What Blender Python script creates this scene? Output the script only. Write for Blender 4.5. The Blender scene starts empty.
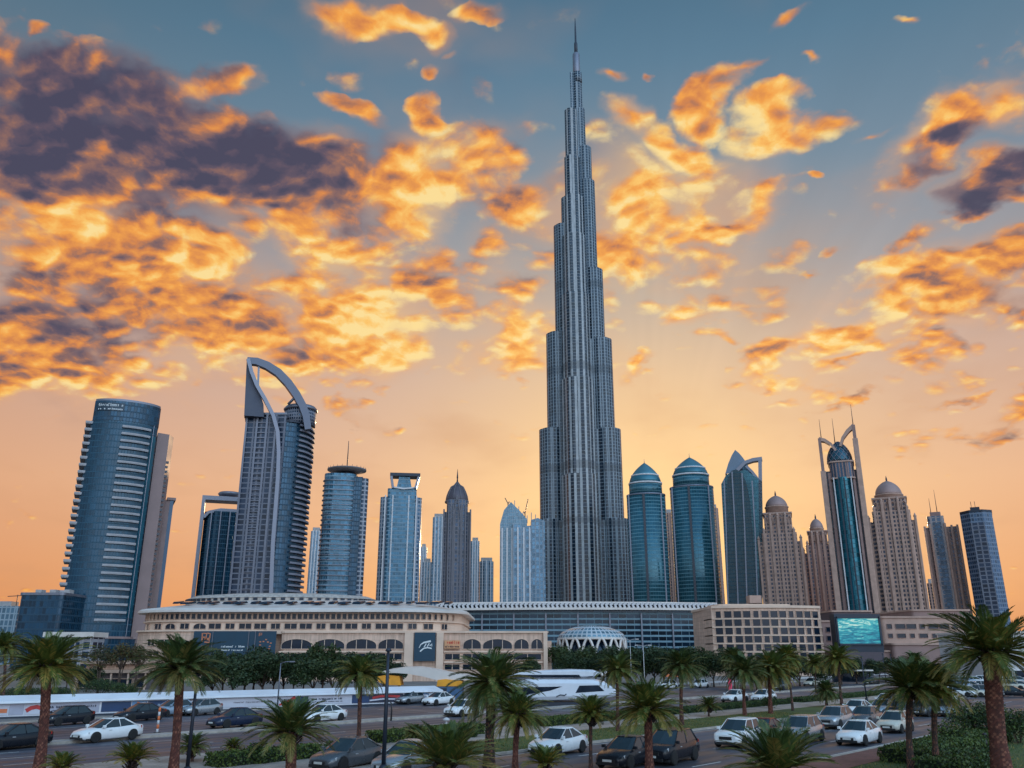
import bpy, bmesh, math, random
from mathutils import Vector, Matrix
C = bpy.context.scene.collection
SC = bpy.context.scene
R = math.radians
rnd = random.Random(7)

def lin(r, g, b):
    f = lambda c: (c/255/12.92) if c/255 <= .04045 else ((c/255+.055)/1.055)**2.4
    return (f(r), f(g), f(b), 1.0)

# ------------------------------------------------------------------ camera
CAM_H, PITCH, FPX = 5.6, R(17.88), 840.0
cam_d = bpy.data.cameras.new('camera'); cam = bpy.data.objects.new('camera', cam_d); C.objects.link(cam)
cam.location = (0, 0, CAM_H); cam.rotation_euler = (R(90)+PITCH, 0, 0)
cam_d.sensor_width = 36; cam_d.lens = FPX/1024*36; cam_d.clip_start = .5; cam_d.clip_end = 20000
SC.camera = cam

def at(px, py, Y):
    """where the sight line through a pixel meets the upright plane Y metres ahead: (x, z)"""
    u = (px-512)/FPX; v = (384-py)/FPX
    dy = math.cos(PITCH)-v*math.sin(PITCH); dz = math.sin(PITCH)+v*math.cos(PITCH)
    return u*Y/dy, CAM_H+dz*Y/dy
def gr(px, py, z=0.0):
    u = (px-512)/FPX; v = (384-py)/FPX
    dy = math.cos(PITCH)-v*math.sin(PITCH); dz = math.sin(PITCH)+v*math.cos(PITCH)
    t = (z-CAM_H)/dz
    return u*t, dy*t

# ------------------------------------------------------------------ colour management
SC.view_settings.view_transform = 'Standard'; SC.view_settings.look = 'None'
SC.view_settings.exposure = 0.0; SC.view_settings.gamma = 1.0; SC.view_settings.use_curve_mapping = False
SC.cycles.use_denoising = True
SC.cycles.max_bounces = 6; SC.cycles.diffuse_bounces = 3; SC.cycles.glossy_bounces = 3
SC.cycles.transmission_bounces = 4; SC.cycles.volume_bounces = 1; SC.cycles.transparent_max_bounces = 8

# ------------------------------------------------------------------ sun, low behind the skyline
SUN_AZ, SUN_EL = R(9), R(7)
sd = bpy.data.lights.new('sun', 'SUN'); so = bpy.data.objects.new('sun', sd); C.objects.link(so)
sd.energy = 3.5; sd.angle = R(.6); sd.color = (1, .66, .36)
sv = Vector((math.sin(SUN_AZ)*math.cos(SUN_EL), math.cos(SUN_AZ)*math.cos(SUN_EL), math.sin(SUN_EL)))
so.rotation_euler = sv.to_track_quat('Z', 'Y').to_euler()

# ------------------------------------------------------------------ sunset sky
world = bpy.data.worlds.new('World'); SC.world = world; world.use_nodes = True
WT = world.node_tree; WT.nodes.clear()
class G:
    """small helper that writes a node graph"""
    def __init__(s, nt): s.nt = nt
    def n(s, typ, **kw):
        nd = s.nt.nodes.new(typ)
        for k, v in kw.items(): setattr(nd, k, v)
        return nd
    def put(s, sock, v):
        if isinstance(v, bpy.types.NodeSocket): s.nt.links.new(v, sock)
        elif v is not None: sock.default_value = v
    def m(s, op, a, b=None, c=None, clamp=False):
        nd = s.n('ShaderNodeMath', operation=op, use_clamp=clamp)
        for i, v in enumerate((a, b, c)):
            if v is not None: s.put(nd.inputs[i], v)
        return nd.outputs[0]
    def vm(s, op, a, b=None):
        nd = s.n('ShaderNodeVectorMath', operation=op)
        s.put(nd.inputs[0], a)
        if b is not None: s.put(nd.inputs['Scale'] if op == 'SCALE' else nd.inputs[1], b)
        return nd.outputs[1] if op in ('LENGTH', 'DOT_PRODUCT', 'DISTANCE') else nd.outputs[0]
    def xyz(s, v):
        nd = s.n('ShaderNodeSeparateXYZ'); s.put(nd.inputs[0], v); return nd.outputs
    def comb(s, x, y, z):
        nd = s.n('ShaderNodeCombineXYZ')
        for i, v in enumerate((x, y, z)): s.put(nd.inputs[i], v)
        return nd.outputs[0]
    def step(s, v, lo, hi, a=0.0, b=1.0, kind='SMOOTHSTEP'):
        nd = s.n('ShaderNodeMapRange', interpolation_type=kind)
        for k, q in zip(('Value', 'From Min', 'From Max', 'To Min', 'To Max'), (v, lo, hi, a, b)): s.put(nd.inputs[k], q)
        return nd.outputs[0]
    def mix(s, f, a, b, blend='MIX'):
        nd = s.n('ShaderNodeMix', data_type='RGBA', blend_type=blend)
        s.put(nd.inputs[0], f); s.put(nd.inputs[6], a); s.put(nd.inputs[7], b); return nd.outputs[2]
    def ramp(s, f, stops, interp='LINEAR'):
        nd = s.n('ShaderNodeValToRGB'); cr = nd.color_ramp; cr.interpolation = interp
        while len(cr.elements) < len(stops): cr.elements.new(1)
        for e, (p, c) in zip(cr.elements, stops): e.position = p; e.color = c
        s.put(nd.inputs[0], f); return nd.outputs[0]
    def noise(s, vec, scale, detail=2, rough=.5, dist=0, lac=2.0):
        nd = s.n('ShaderNodeTexNoise')
        s.put(nd.inputs['Vector'], vec); nd.inputs['Scale'].default_value = scale; nd.inputs['Detail'].default_value = detail
        nd.inputs['Roughness'].default_value = rough; nd.inputs['Distortion'].default_value = dist; nd.inputs['Lacunarity'].default_value = lac
        return nd.outputs[0]
g = G(WT)
dirv = g.n('ShaderNodeTexCoord').outputs['Generated']
dx, dy, dz = g.xyz(dirv)

def blob(az, el, ra, re, tilt, src):
    """soft ellipse on the sky dome round azimuth / elevation (degrees): 1 in the middle, 0 at its rim"""
    a, e = R(az), R(el)
    c = Vector((math.sin(a)*math.cos(e), math.cos(a)*math.cos(e), math.sin(e)))
    right = Vector((math.cos(a), -math.sin(a), 0)); up = right.cross(c)
    t = R(tilt); r2 = right*math.cos(t)+up*math.sin(t); u2 = up*math.cos(t)-right*math.sin(t)
    rot = Matrix((r2, u2, r2.cross(u2))).transposed().to_euler()
    nd = g.n('ShaderNodeMapping', vector_type='TEXTURE')
    nd.inputs['Location'].default_value = c; nd.inputs['Rotation'].default_value = rot
    nd.inputs['Scale'].default_value = (math.radians(ra), math.radians(re), .5)
    g.put(nd.inputs['Vector'], src)
    return g.m('SUBTRACT', 1.0, g.vm('LENGTH', nd.outputs[0]), clamp=True)
def field(rows, src, soft=.3):
    acc = None
    for (az, el, ra, re, tilt, w) in rows:
        if acc is not None:                                   # chained, so that the renderer evaluates one ellipse at a time
            nd = g.n('ShaderNodeVectorMath', operation='MULTIPLY_ADD'); g.put(nd.inputs[0], acc)
            nd.inputs[1].default_value = (1e-7, 1e-7, 1e-7); g.put(nd.inputs[2], src); src = nd.outputs[0]
        v = blob(az, el, ra, re, tilt, src)
        if w != 1: v = g.m('MULTIPLY', v, w)
        acc = v if acc is None else (g.m('SMOOTH_MAX', acc, v, soft) if soft else g.m('ADD', acc, v))
    return acc
CLOUD_COVER = [(-31.3, 32.6, 11.6, 4.4, 6, 0.85), (10.4, 27.6, 13.2, 9.9, -5, 0.40), (26.4, 19.5, 11.5, 5.7, 15, 0.42), (-3.1, 23.6, 10.2, 7.4, -17, 0.40), (-33.3, 27.7, 10.5, 7.2, 0, 1.00),
    (-23.9, 31.1, 10.2, 5.1, -10, 1.00), (-15.3, 30.3, 8.3, 4.5, -14, 0.90), (-27.1, 23.1, 12.5, 4.5, 5, 0.95), (-30.9, 17.5, 8.6, 4.3, 11, 0.80), (-19.8, 20.4, 9.6, 5.4, 0, 0.75),
    (-11.7, 21.1, 7.3, 4.7, -14, 0.75), (-7.8, 30.6, 5.6, 4.9, 44, 0.90), (-13.8, 25.8, 7.2, 3.6, -5, 0.90), (-6.5, 25.5, 4.7, 4.0, -31, 0.60), (-2.4, 25.9, 3.7, 2.7, -23, 0.50),
    (1.0, 29.9, 3.5, 3.2, 17, 0.75), (-0.1, 21.2, 4.2, 3.4, -21, 0.68), (-11.7, 15.5, 4.7, 1.7, -9, 0.50), (-2.5, 32.1, 3.9, 3.9, 0, 0.55), (-11.6, 41.4, 5.1, 1.8, 9, 0.85),
    (-6.0, 40.5, 2.1, 1.8, -53, 0.70), (-1.4, 42.0, 2.8, 1.1, 0, 0.55), (-22.2, 36.1, 2.4, 1.2, -5, 0.70), (-12.8, 35.1, 2.9, 1.0, -24, 0.55), (-7.5, 35.2, 2.2, 1.4, -29, 0.75),
    (-7.4, 37.7, 1.3, 0.7, 13, 0.60), (-4.7, 38.6, 0.9, 0.5, 4, 0.50), (-36.0, 35.2, 1.4, 0.6, 36, 0.60), (-27.7, 37.6, 1.1, 0.6, 21, 0.30), (-15.8, 28.3, 2.3, 0.9, 0, 0.50),
    (8.6, 38.0, 1.5, 0.9, 5, 0.75), (8.9, 34.4, 2.4, 2.3, 45, 0.85), (11.3, 38.3, 0.8, 0.5, 43, 0.55), (15.2, 35.9, 3.7, 2.0, 24, 0.80), (17.6, 36.8, 2.4, 1.1, 9, 0.60),
    (19.8, 33.7, 4.4, 2.2, 5, 0.85), (12.4, 32.5, 4.1, 2.3, -19, 0.85), (9.8, 29.9, 3.9, 3.3, 5, 0.72), (8.1, 26.4, 3.7, 5.0, -4, 0.72), (15.5, 27.9, 5.9, 1.5, 15, 0.80),
    (9.2, 18.9, 2.2, 1.1, 13, 0.60), (12.9, 22.1, 3.4, 1.7, 0, 0.72), (14.2, 20.0, 1.7, 1.0, -4, 0.50), (20.4, 24.6, 1.6, 0.6, -35, 0.60), (22.7, 25.0, 1.1, 0.6, 10, 0.50),
    (22.8, 29.3, 1.1, 0.6, 0, 0.55), (22.3, 36.2, 1.1, 0.6, -32, 0.50), (28.4, 37.5, 1.0, 0.5, -21, 0.55), (20.3, 40.3, 1.5, 0.9, 17, 0.55), (25.1, 32.4, 1.9, 0.6, -5, 0.45),
    (31.4, 31.3, 5.9, 2.5, 16, 0.95), (33.7, 27.9, 4.1, 2.4, 6, 0.90), (35.0, 31.6, 2.7, 2.1, -12, 0.80), (18.4, 19.1, 6.1, 1.9, 24, 0.80), (23.7, 20.2, 6.2, 2.2, 15, 0.85),
    (28.5, 21.9, 6.2, 2.6, 21, 0.90), (32.9, 22.4, 4.8, 3.1, 6, 0.85), (29.0, 24.9, 4.1, 1.5, 15, 0.65), (23.6, 17.5, 5.3, 1.1, 10, 0.60), (22.8, 15.2, 3.7, 0.6, 5, 0.45),
    (29.8, 12.3, 6.3, 2.3, 12, 0.55), (28.0, 14.9, 3.5, 0.8, 11, 0.35)]

CLOUD_DARK = [(-30.8, 33.4, 11.7, 4.2, 6, 0.90), (-32.0, 29.9, 12.8, 5.6, 0, 1.00), (-20.5, 31.4, 11.7, 3.6, -10, 1.00), (-30.6, 19.4, 9.8, 2.3, 6, 0.60), (-25.8, 26.8, 9.0, 2.3, 0, 0.50),
    (-11.0, 33.0, 4.5, 3.2, -14, 0.35), (31.2, 30.4, 3.9, 1.3, 12, 0.85), (33.9, 27.5, 4.1, 1.8, 6, 0.95), (-3.4, 36.8, 3.8, 1.9, 0, 0.45), (3.7, 31.8, 3.0, 1.4, -4, 0.30),
    (28.3, 20.7, 4.1, 1.1, 11, 0.35), (32.7, 21.1, 3.4, 1.2, 6, 0.40), (-0.9, 30.2, 3.0, 2.0, 21, 0.30), (-31.2, 12.7, 6.8, 2.3, 12, 0.40), (-2.5, 29.9, 4.0, 1.7, -18, 0.35)]

CLOUD_GLOW = [(-31.7, 23.8, 4.8, 1.9, -11, 0.90), (-24.4, 23.6, 6.1, 2.1, 10, 1.00), (-13.4, 25.1, 7.9, 3.4, -5, 0.90), (-6.3, 30.4, 5.3, 5.6, 32, 1.00), (-8.9, 21.3, 10.1, 4.7, -13, 0.90),
    (-19.5, 17.8, 12.1, 2.8, 5, 0.80), (-29.4, 15.0, 7.0, 2.1, 16, 0.80), (0.6, 21.6, 6.1, 4.8, 0, 0.80), (10.6, 31.1, 9.7, 9.1, -4, 0.90), (17.5, 33.4, 6.8, 4.3, 10, 1.00),
    (24.0, 19.9, 11.7, 4.3, 21, 0.90), (29.6, 31.6, 5.1, 2.6, 16, 0.70), (35.0, 31.6, 2.7, 1.6, -12, 0.70), (-11.6, 41.4, 5.4, 1.8, 9, 0.70), (9.4, 23.3, 8.0, 6.7, -4, 0.80)]

plane = g.vm('SCALE', dirv, g.m('DIVIDE', 1.0, g.m('ADD', g.m('MAXIMUM', dz, 0.0), .32)))     # cloud layer, curving away to the horizon
warp = g.n('ShaderNodeTexNoise'); warp.inputs['Scale'].default_value = 6; warp.inputs['Detail'].default_value = 5; g.put(warp.inputs['Vector'], plane)
pw = g.vm('ADD', plane, g.vm('SCALE', g.vm('SUBTRACT', warp.outputs['Color'], (.5, .5, .5)), .08))
dw = g.vm('ADD', dirv, g.vm('SCALE', g.vm('SUBTRACT', warp.outputs['Color'], (.5, .5, .5)), .16))
sun_side = Vector((math.sin(SUN_AZ), math.cos(SUN_AZ), 0))
def puffs(vec, sc, det):
    """billowing cells, like heaped cloud"""
    nd = g.n('ShaderNodeTexVoronoi', feature='F1'); g.put(nd.inputs['Vector'], vec); nd.inputs['Scale'].default_value = sc
    nd.inputs['Detail'].default_value = det; nd.inputs['Roughness'].default_value = .55
    return g.m('SUBTRACT', 1.0, nd.outputs['Distance'])
def heap(vec): return g.m('ADD', g.m('MULTIPLY', g.noise(vec, 11.5, 5, .60), .62), g.m('MULTIPLY', puffs(vec, 16.0, 1.0), .38))
fb = heap(pw)
fb2 = heap(g.vm('ADD', pw, tuple(sun_side*.014+Vector((0, 0, -.008)))))
big = g.noise(pw, 4.2, 3, .5)
cov_f = field(CLOUD_COVER, dw, .12)
drk_f = field(CLOUD_DARK, dw, .1)
glo_f = field(CLOUD_GLOW, dw, .1)
# thickness of the cloud layer
thick = g.m('ADD', g.m('SUBTRACT', g.m('MULTIPLY', cov_f, 1.35), g.step(cov_f, .0, .16, .95, .38)), g.m('ADD', g.m('MULTIPLY', g.m('SUBTRACT', fb, .335), 2.0), g.m('MULTIPLY', g.m('SUBTRACT', big, .5), .5)))
alpha = g.step(thick, -.10, .48)
core = g.step(thick, .1, .9)
# sunlight caught by the edges that face the low sun
edge = g.m('MULTIPLY', g.m('SUBTRACT', fb, fb2), 2.0)
shade = g.m('ADD', .60, edge)
shade = g.m('ADD', shade, g.m('MULTIPLY', glo_f, .45))
shade = g.m('SUBTRACT', shade, g.m('MULTIPLY', drk_f, .64))
shade = g.m('SUBTRACT', shade, g.m('MULTIPLY', core, .16))
shade = g.m('ADD', shade, g.m('MULTIPLY', g.m('SUBTRACT', big, .5), .40), clamp=True)
cloud_c = g.ramp(shade, [(0, lin(74, 72, 94)), (.16, lin(98, 84, 100)), (.34, lin(148, 108, 98)), (.50, lin(214, 134, 78)), (.68, lin(246, 164, 76)), (.86, lin(255, 200, 108)), (1, lin(255, 224, 152))])
elev = g.m('MULTIPLY', g.m('ARCSINE', g.m('MAXIMUM', dz, 0.0)), 57.2958/60)
hi = g.ramp(elev, [(0, lin(232, 150, 100)), (.06, lin(240, 170, 116)), (.17, lin(240, 188, 148)), (.30, lin(212, 180, 164)), (.41, lin(160, 162, 170)), (.52, lin(118, 146, 168)), (.64, lin(92, 132, 160)), (.80, lin(64, 108, 138)), (1, lin(46, 84, 116))])
glow = g.vm('DOT_PRODUCT', dirv, tuple(Vector((math.sin(R(9))*math.cos(R(9)), math.cos(R(9))*math.cos(R(9)), math.sin(R(9))))))
gl = g.m('POWER', g.m('MAXIMUM', glow, 0.0), 30.0)
clear = g.mix(g.m('MULTIPLY', gl, .6), hi, lin(255, 214, 140))
side = g.m('POWER', g.m('SUBTRACT', 1.0, g.m('MAXIMUM', glow, 0.0)), 1.0)
clear = g.mix(g.m('MULTIPLY', side, 1.6, clamp=True), clear, g.mix(1.0, clear, (.72, .54, .46, 1), 'MULTIPLY'))
# thin veil of high cloud round the thicker banks
veil = g.m('MULTIPLY', g.step(g.m('ADD', cov_f, g.m('MULTIPLY', g.m('SUBTRACT', big, .5), 1.1)), .02, .6), g.m('ADD', .5, g.m('MULTIPLY', g.step(drk_f, .0, .35), .42)), clamp=True)
veil_c = g.ramp(g.m('ADD', .62, g.m('SUBTRACT', g.m('MULTIPLY', glo_f, .5), g.m('MULTIPLY', drk_f, .95))), [(0, lin(80, 78, 100)), (.4, lin(142, 112, 112)), (.75, lin(238, 172, 112)), (1, lin(252, 200, 130))])
front = g.mix(alpha, g.mix(veil, clear, veil_c), cloud_c)
# faint shafts of light fanning up from the sun, right of the tallest tower
ang = g.m('ARCTAN2', g.m('SUBTRACT', dz, .10), g.m('SUBTRACT', dx, .16))
ray = g.m('SUBTRACT', g.noise(g.comb(g.m('MULTIPLY', ang, 9.0), 0.0, 0.0), 1.0, 2, .6), .5)
ray = g.m('MULTIPLY', ray, g.m('MULTIPLY', g.step(dz, .22, .40), g.m('MULTIPLY', g.step(dz, .72, .5), g.step(dx, .02, .14))))
front = g.mix(1.0, front, g.vm('ADD', (1, 1, 1), g.vm('SCALE', (1, .9, .8), g.m('MULTIPLY', ray, .2))), 'MULTIPLY')
# unseen sky behind the viewer: pale blue fill, brightened to light the facades
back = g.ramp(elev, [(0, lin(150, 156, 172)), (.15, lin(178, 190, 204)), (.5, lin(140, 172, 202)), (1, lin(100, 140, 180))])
bl = Vector((math.sin(R(152))*math.cos(R(24)), math.cos(R(152))*math.cos(R(24)), math.sin(R(24))))   # added bright patch that models the facades, behind the viewer's right shoulder
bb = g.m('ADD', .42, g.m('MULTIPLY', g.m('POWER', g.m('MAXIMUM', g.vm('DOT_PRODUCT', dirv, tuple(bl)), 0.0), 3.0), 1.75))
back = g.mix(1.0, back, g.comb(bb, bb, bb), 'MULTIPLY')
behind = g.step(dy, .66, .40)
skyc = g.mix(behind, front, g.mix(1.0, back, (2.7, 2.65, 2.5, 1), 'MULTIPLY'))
nish = g.n('ShaderNodeTexSky', sky_type='NISHITA', sun_disc=False)
nish.sun_elevation = SUN_EL; nish.sun_rotation = SUN_AZ; nish.dust_density = 3.0
bg_n = g.n('ShaderNodeBackground'); g.put(bg_n.inputs['Color'], nish.outputs[0]); bg_n.inputs['Strength'].default_value = .004
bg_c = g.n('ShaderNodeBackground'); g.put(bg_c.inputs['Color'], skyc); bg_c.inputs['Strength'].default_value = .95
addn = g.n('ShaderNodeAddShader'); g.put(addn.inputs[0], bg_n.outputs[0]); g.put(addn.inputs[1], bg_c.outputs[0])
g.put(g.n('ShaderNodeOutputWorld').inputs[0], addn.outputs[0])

world.cycles.sampling_method = 'MANUAL'; world.cycles.sample_map_resolution = 512

# ------------------------------------------------------------------ materials
MATS = {}
def mat(name, col, rough=.7, metal=0.0, var=.12, vscale=.6, bump=0.0, bscale=20, spec=.5, emit=0, coat=0):
    """plain surface with a little uneven tone"""
    if name in MATS: return MATS[name]
    m = bpy.data.materials.new(name); m.use_nodes = True; nt = m.node_tree; q = G(nt)
    b = nt.nodes['Principled BSDF']; b.inputs['Roughness'].default_value = rough; b.inputs['Metallic'].default_value = metal
    b.inputs['Specular IOR Level'].default_value = spec; b.inputs['Coat Weight'].default_value = coat
    c = tuple(col[:3])+(1,)
    if var:
        co = q.n('ShaderNodeTexCoord').outputs['Object']
        nz = q.noise(co, vscale, 5, .6)
        q.put(b.inputs['Base Color'], q.mix(q.step(nz, .3, .7), tuple(x*(1-var) for x in c[:3])+(1,), tuple(min(1, x*(1+var)) for x in c[:3])+(1,)))
        q.put(b.inputs['Roughness'], q.step(nz, .2, .8, max(0, rough-.08), min(1, rough+.1)))
    else: b.inputs['Base Color'].default_value = c
    if bump:
        co = q.n('ShaderNodeTexCoord').outputs['Object']
        bp = q.n('ShaderNodeBump'); bp.inputs['Strength'].default_value = bump; bp.inputs['Distance'].default_value = .05
        q.put(bp.inputs['Height'], q.noise(co, bscale, 4, .6)); q.put(b.inputs['Normal'], bp.outputs[0])
    if emit: b.inputs['Emission Color'].default_value = c; b.inputs['Emission Strength'].default_value = emit
    MATS[name] = m; return m
def facade(name, glass, frame, bw=3.0, fh=3.4, fx=.25, fy=.3, grough=.14, gmetal=.35, var=.35, band=None, frough=.65, mull=0):
    """curtain wall: a grid of panes between mullions and floor bands, measured in metres along the wall"""
    if name in MATS: return MATS[name]
    m = bpy.data.materials.new(name); m.use_nodes = True; nt = m.node_tree; q = G(nt); b = nt.nodes['Principled BSDF']
    u, v, _ = q.xyz(q.n('ShaderNodeTexCoord').outputs['UV'])
    us = q.m('DIVIDE', u, bw); vs = q.m('DIVIDE', v, fh)
    gx = q.m('GREATER_THAN', q.m('FRACT', us), fx) if fx > 0 else 1.0
    gy = q.m('GREATER_THAN', q.m('FRACT', vs), fy) if fy > 0 else 1.0
    gm = q.m('MULTIPLY', gx, gy)
    wn = q.n('ShaderNodeTexWhiteNoise', noise_dimensions='2D'); q.put(wn.inputs[0], q.comb(q.m('FLOOR', us), q.m('FLOOR', vs), 0.0))
    big = q.noise(q.comb(u, v, 0.0), .035, 3, .55)
    tone = q.m('ADD', q.m('MULTIPLY', wn.outputs[0], var), q.m('ADD', q.m('MULTIPLY', big, .35), .16))
    ga = tuple(x*.5 for x in glass[:3])+(1,); gb = tuple(min(1, x*1.55) for x in glass[:3])+(1,)
    gc = q.mix(q.step(tone, .2, .75), ga, gb)
    fn = q.step(q.noise(q.comb(u, v, 0.0), .12, 4, .6), .3, .7)
    fc = q.mix(fn, tuple(x*.85 for x in frame[:3])+(1,), tuple(min(1, x*1.12) for x in frame[:3])+(1,))
    if band:                                                  # dark plant-room storeys at given heights
        for (z0, z1) in band:
            k = q.m('MULTIPLY', q.m('GREATER_THAN', v, z0), q.m('LESS_THAN', v, z1))
            fc = q.mix(k, fc, tuple(x*.6 for x in frame[:3])+(1,))
    q.put(b.inputs['Base Color'], q.mix(gm, fc, gc))
    q.put(b.inputs['Roughness'], q.m('ADD', q.m('MULTIPLY', gm, grough-frough), frough))
    q.put(b.inputs['Metallic'], q.m('MULTIPLY', gm, gmetal))
    bp = q.n('ShaderNodeBump'); bp.inputs['Strength'].default_value = .6; bp.inputs['Distance'].default_value = .25; bp.invert = True
    q.put(bp.inputs['Height'], gm); q.put(b.inputs['Normal'], bp.outputs[0])
    MATS[name] = m; return m

# ------------------------------------------------------------------ mesh builder
class MB:
    def __init__(s): s.v = []; s.f = []; s.mi = []; s.uv = []; s.sm = []
    def face(s, pts, mi=0, uv=None, sm=False):
        n = len(s.v); s.v += [tuple(p) for p in pts]; s.f.append(tuple(range(n, n+len(pts)))); s.mi.append(mi); s.sm.append(sm)
        s.uv.append(uv or [(p[0]+p[1]*.7, p[2]) for p in pts])
    def loft(s, rings, mi=0, closed=True, caps=(True, True), sm=False, capmi=None, u0=0.0, vfun=None):
        """skin through rings of equal length; the walls carry UVs in metres"""
        n = len(rings[0]); base = len(s.v)
        for r in rings: s.v += [tuple(p) for p in r]
        us = [u0]
        big = max(rings, key=lambda r: sum((Vector(r[i])-Vector(r[(i+1) % n])).length for i in range(n)))
        for i in range(n): us.append(us[-1]+(Vector(big[(i+1) % n])-Vector(big[i])).length)
        for k in range(len(rings)-1):
            for i in range(n if closed else n-1):
                j = (i+1) % n; a, b2, c, d = base+k*n+i, base+k*n+j, base+(k+1)*n+j, base+(k+1)*n+i
                s.f.append((a, b2, c, d)); s.mi.append(mi); s.sm.append(sm)
                s.uv.append([(us[i], rings[k][i][2]), (us[i+1], rings[k][j][2]), (us[i+1], rings[k+1][j][2]), (us[i], rings[k+1][i][2])])
        cm = mi if capmi is None else capmi
        if closed and caps[0]: s.f.append(tuple(base+i for i in reversed(range(n)))); s.mi.append(cm); s.sm.append(False); s.uv.append([(p[0], p[1]) for p in reversed(rings[0])])
        if closed and caps[1]:
            o = base+(len(rings)-1)*n
            s.f.append(tuple(o+i for i in range(n))); s.mi.append(cm); s.sm.append(False); s.uv.append([(p[0], p[1]) for p in rings[-1]])
        return s
    def prism(s, poly, z0, z1, mi=0, capmi=None, sm=False, top=None):
        return s.loft([[(x, y, z0) for x, y in poly], [(x, y, z1) for x, y in (top or poly)]], mi, capmi=capmi, sm=sm)
    def box(s, x0, x1, y0, y1, z0, z1, mi=0): return s.prism([(x0, y0), (x1, y0), (x1, y1), (x0, y1)], z0, z1, mi)
    def rbox(s, x0, x1, y0, y1, z0, z1, r, mi=0):
        """box with rounded upright edges and a small bevel on top"""
        p = rrect(x0, x1, y0, y1, r, 3); q = rrect(x0+r*.4, x1-r*.4, y0+r*.4, y1-r*.4, r*.6, 3)
        return s.loft([[(x, y, z0) for x, y in p], [(x, y, z1-r*.4) for x, y in p], [(x, y, z1) for x, y in q]], mi)
    def lathe(s, prof, n=24, mi=0, cx=0, cy=0, sy=1.0, sm=True, capmi=None, a0=0):
        return s.loft([[(cx+r*math.cos(a0+2*math.pi*i/n), cy+r*sy*math.sin(a0+2*math.pi*i/n), z) for i in range(n)] for r, z in prof], mi, sm=sm, capmi=capmi)
    def tube(s, pts, rad, n=8, mi=0, sm=True):
        pts = [Vector(p) for p in pts]; rings = []
        for i, p in enumerate(pts):
            t = (pts[min(i+1, len(pts)-1)]-pts[max(i-1, 0)]).normalized()
            a = t.cross(Vector((0, 1, 0)) if abs(t.y) < .9 else Vector((1, 0, 0))).normalized(); b2 = t.cross(a)
            r = rad[i] if isinstance(rad, (list, tuple)) else rad
            rings.append([tuple(p+(a*math.cos(2*math.pi*k/n)+b2*math.sin(2*math.pi*k/n))*r) for k in range(n)])
        return s.loft(rings, mi, sm=sm)
    def bar(s, pts, w, d, mi=0, wfun=None):
        """rectangular section swept along a path in the x-z plane: w across the path, d deep in y"""
        pts = [Vector(p) for p in pts]; rings = []
        for i, p in enumerate(pts):
            t = (pts[min(i+1, len(pts)-1)]-pts[max(i-1, 0)]).normalized(); a = Vector((t.z, 0, -t.x)).normalized(); y = Vector((0, 1, 0))
            ww = (wfun(i/(len(pts)-1)) if wfun else 1)*w
            rings.append([tuple(p+a*ww/2-y*d/2), tuple(p-a*ww/2-y*d/2), tuple(p-a*ww/2+y*d/2), tuple(p+a*ww/2+y*d/2)])
        return s.loft(rings, mi)
    def build(s, name, mats, parent=None, loc=None, rz=0):
        me = bpy.data.meshes.new(name); me.from_pydata(s.v, [], s.f)
        if not isinstance(mats, (list, tuple)): mats = [mats]
        for m in mats: me.materials.append(m)
        uvl = me.uv_layers.new(name='UVMap'); k = 0
        flat = []
        for u in s.uv:
            for a in u: flat += [a[0], a[1]]
        uvl.data.foreach_set('uv', flat)
        me.polygons.foreach_set('material_index', s.mi); me.polygons.foreach_set('use_smooth', s.sm)
        bm = bmesh.new(); bm.from_mesh(me); bmesh.ops.recalc_face_normals(bm, faces=bm.faces) if len(s.f) < 4000 else None; bm.to_mesh(me); bm.free()
        me.update()
        o = bpy.data.objects.new(name, me); C.objects.link(o)
        if parent: o.parent = parent
        if loc: o.location = loc
        o.rotation_euler.z = rz
        return o
def rrect(x0, x1, y0, y1, r, n=4):
    out = []
    for cx, cy, a in ((x1-r, y0+r, -90), (x1-r, y1-r, 0), (x0+r, y1-r, 90), (x0+r, y0+r, 180)):
        for i in range(n+1):
            t = R(a+90*i/n); out.append((cx+r*math.cos(t), cy+r*math.sin(t)))
    return out
def ell(rx, ry, n=32, cx=0, cy=0, a0=-math.pi/2): return [(cx+rx*math.cos(a0+2*math.pi*i/n), cy+ry*math.sin(a0+2*math.pi*i/n)) for i in range(n)]
def props(o, label=None, cat=None, group=None, kind=None):
    if label: o['label'] = label
    if cat: o['category'] = cat
    if group: o['group'] = group
    if kind: o['kind'] = kind
    return o
def thing(name, label, cat, loc=(0, 0, 0), rz=0, group=None):
    o = bpy.data.objects.new(name, None); C.objects.link(o); o.empty_display_size = .5
    o.location = loc; o.rotation_euler.z = rz
    return props(o, label, cat, group)
def dup(src, loc, rz=0, scale=1.0, label=None, group=None, mats=None):
    """a copy of a thing with copies of its parts and sub-parts; mats swaps materials on the copy alone"""
    def cp(o, parent):
        c = o.copy(); C.objects.link(c)
        if parent: c.parent = parent
        if mats and c.type == 'MESH':
            for i, sl in enumerate(c.material_slots):
                if sl.material and sl.material.name in mats:
                    new = mats[sl.material.name]; sl.link = 'OBJECT'; sl.material = new
        for ch in kids.get(o.name, ()): cp(ch, c)
        return c
    kids = {}
    def walk(o):
        kids[o.name] = list(o.children)
        for ch in o.children: walk(ch)
    walk(src)
    r = cp(src, None); r.location = loc; r.rotation_euler.z = rz
    r.scale = (scale,)*3 if not isinstance(scale, tuple) else scale
    if label: r['label'] = label
    if group: r['group'] = group
    return r

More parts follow.
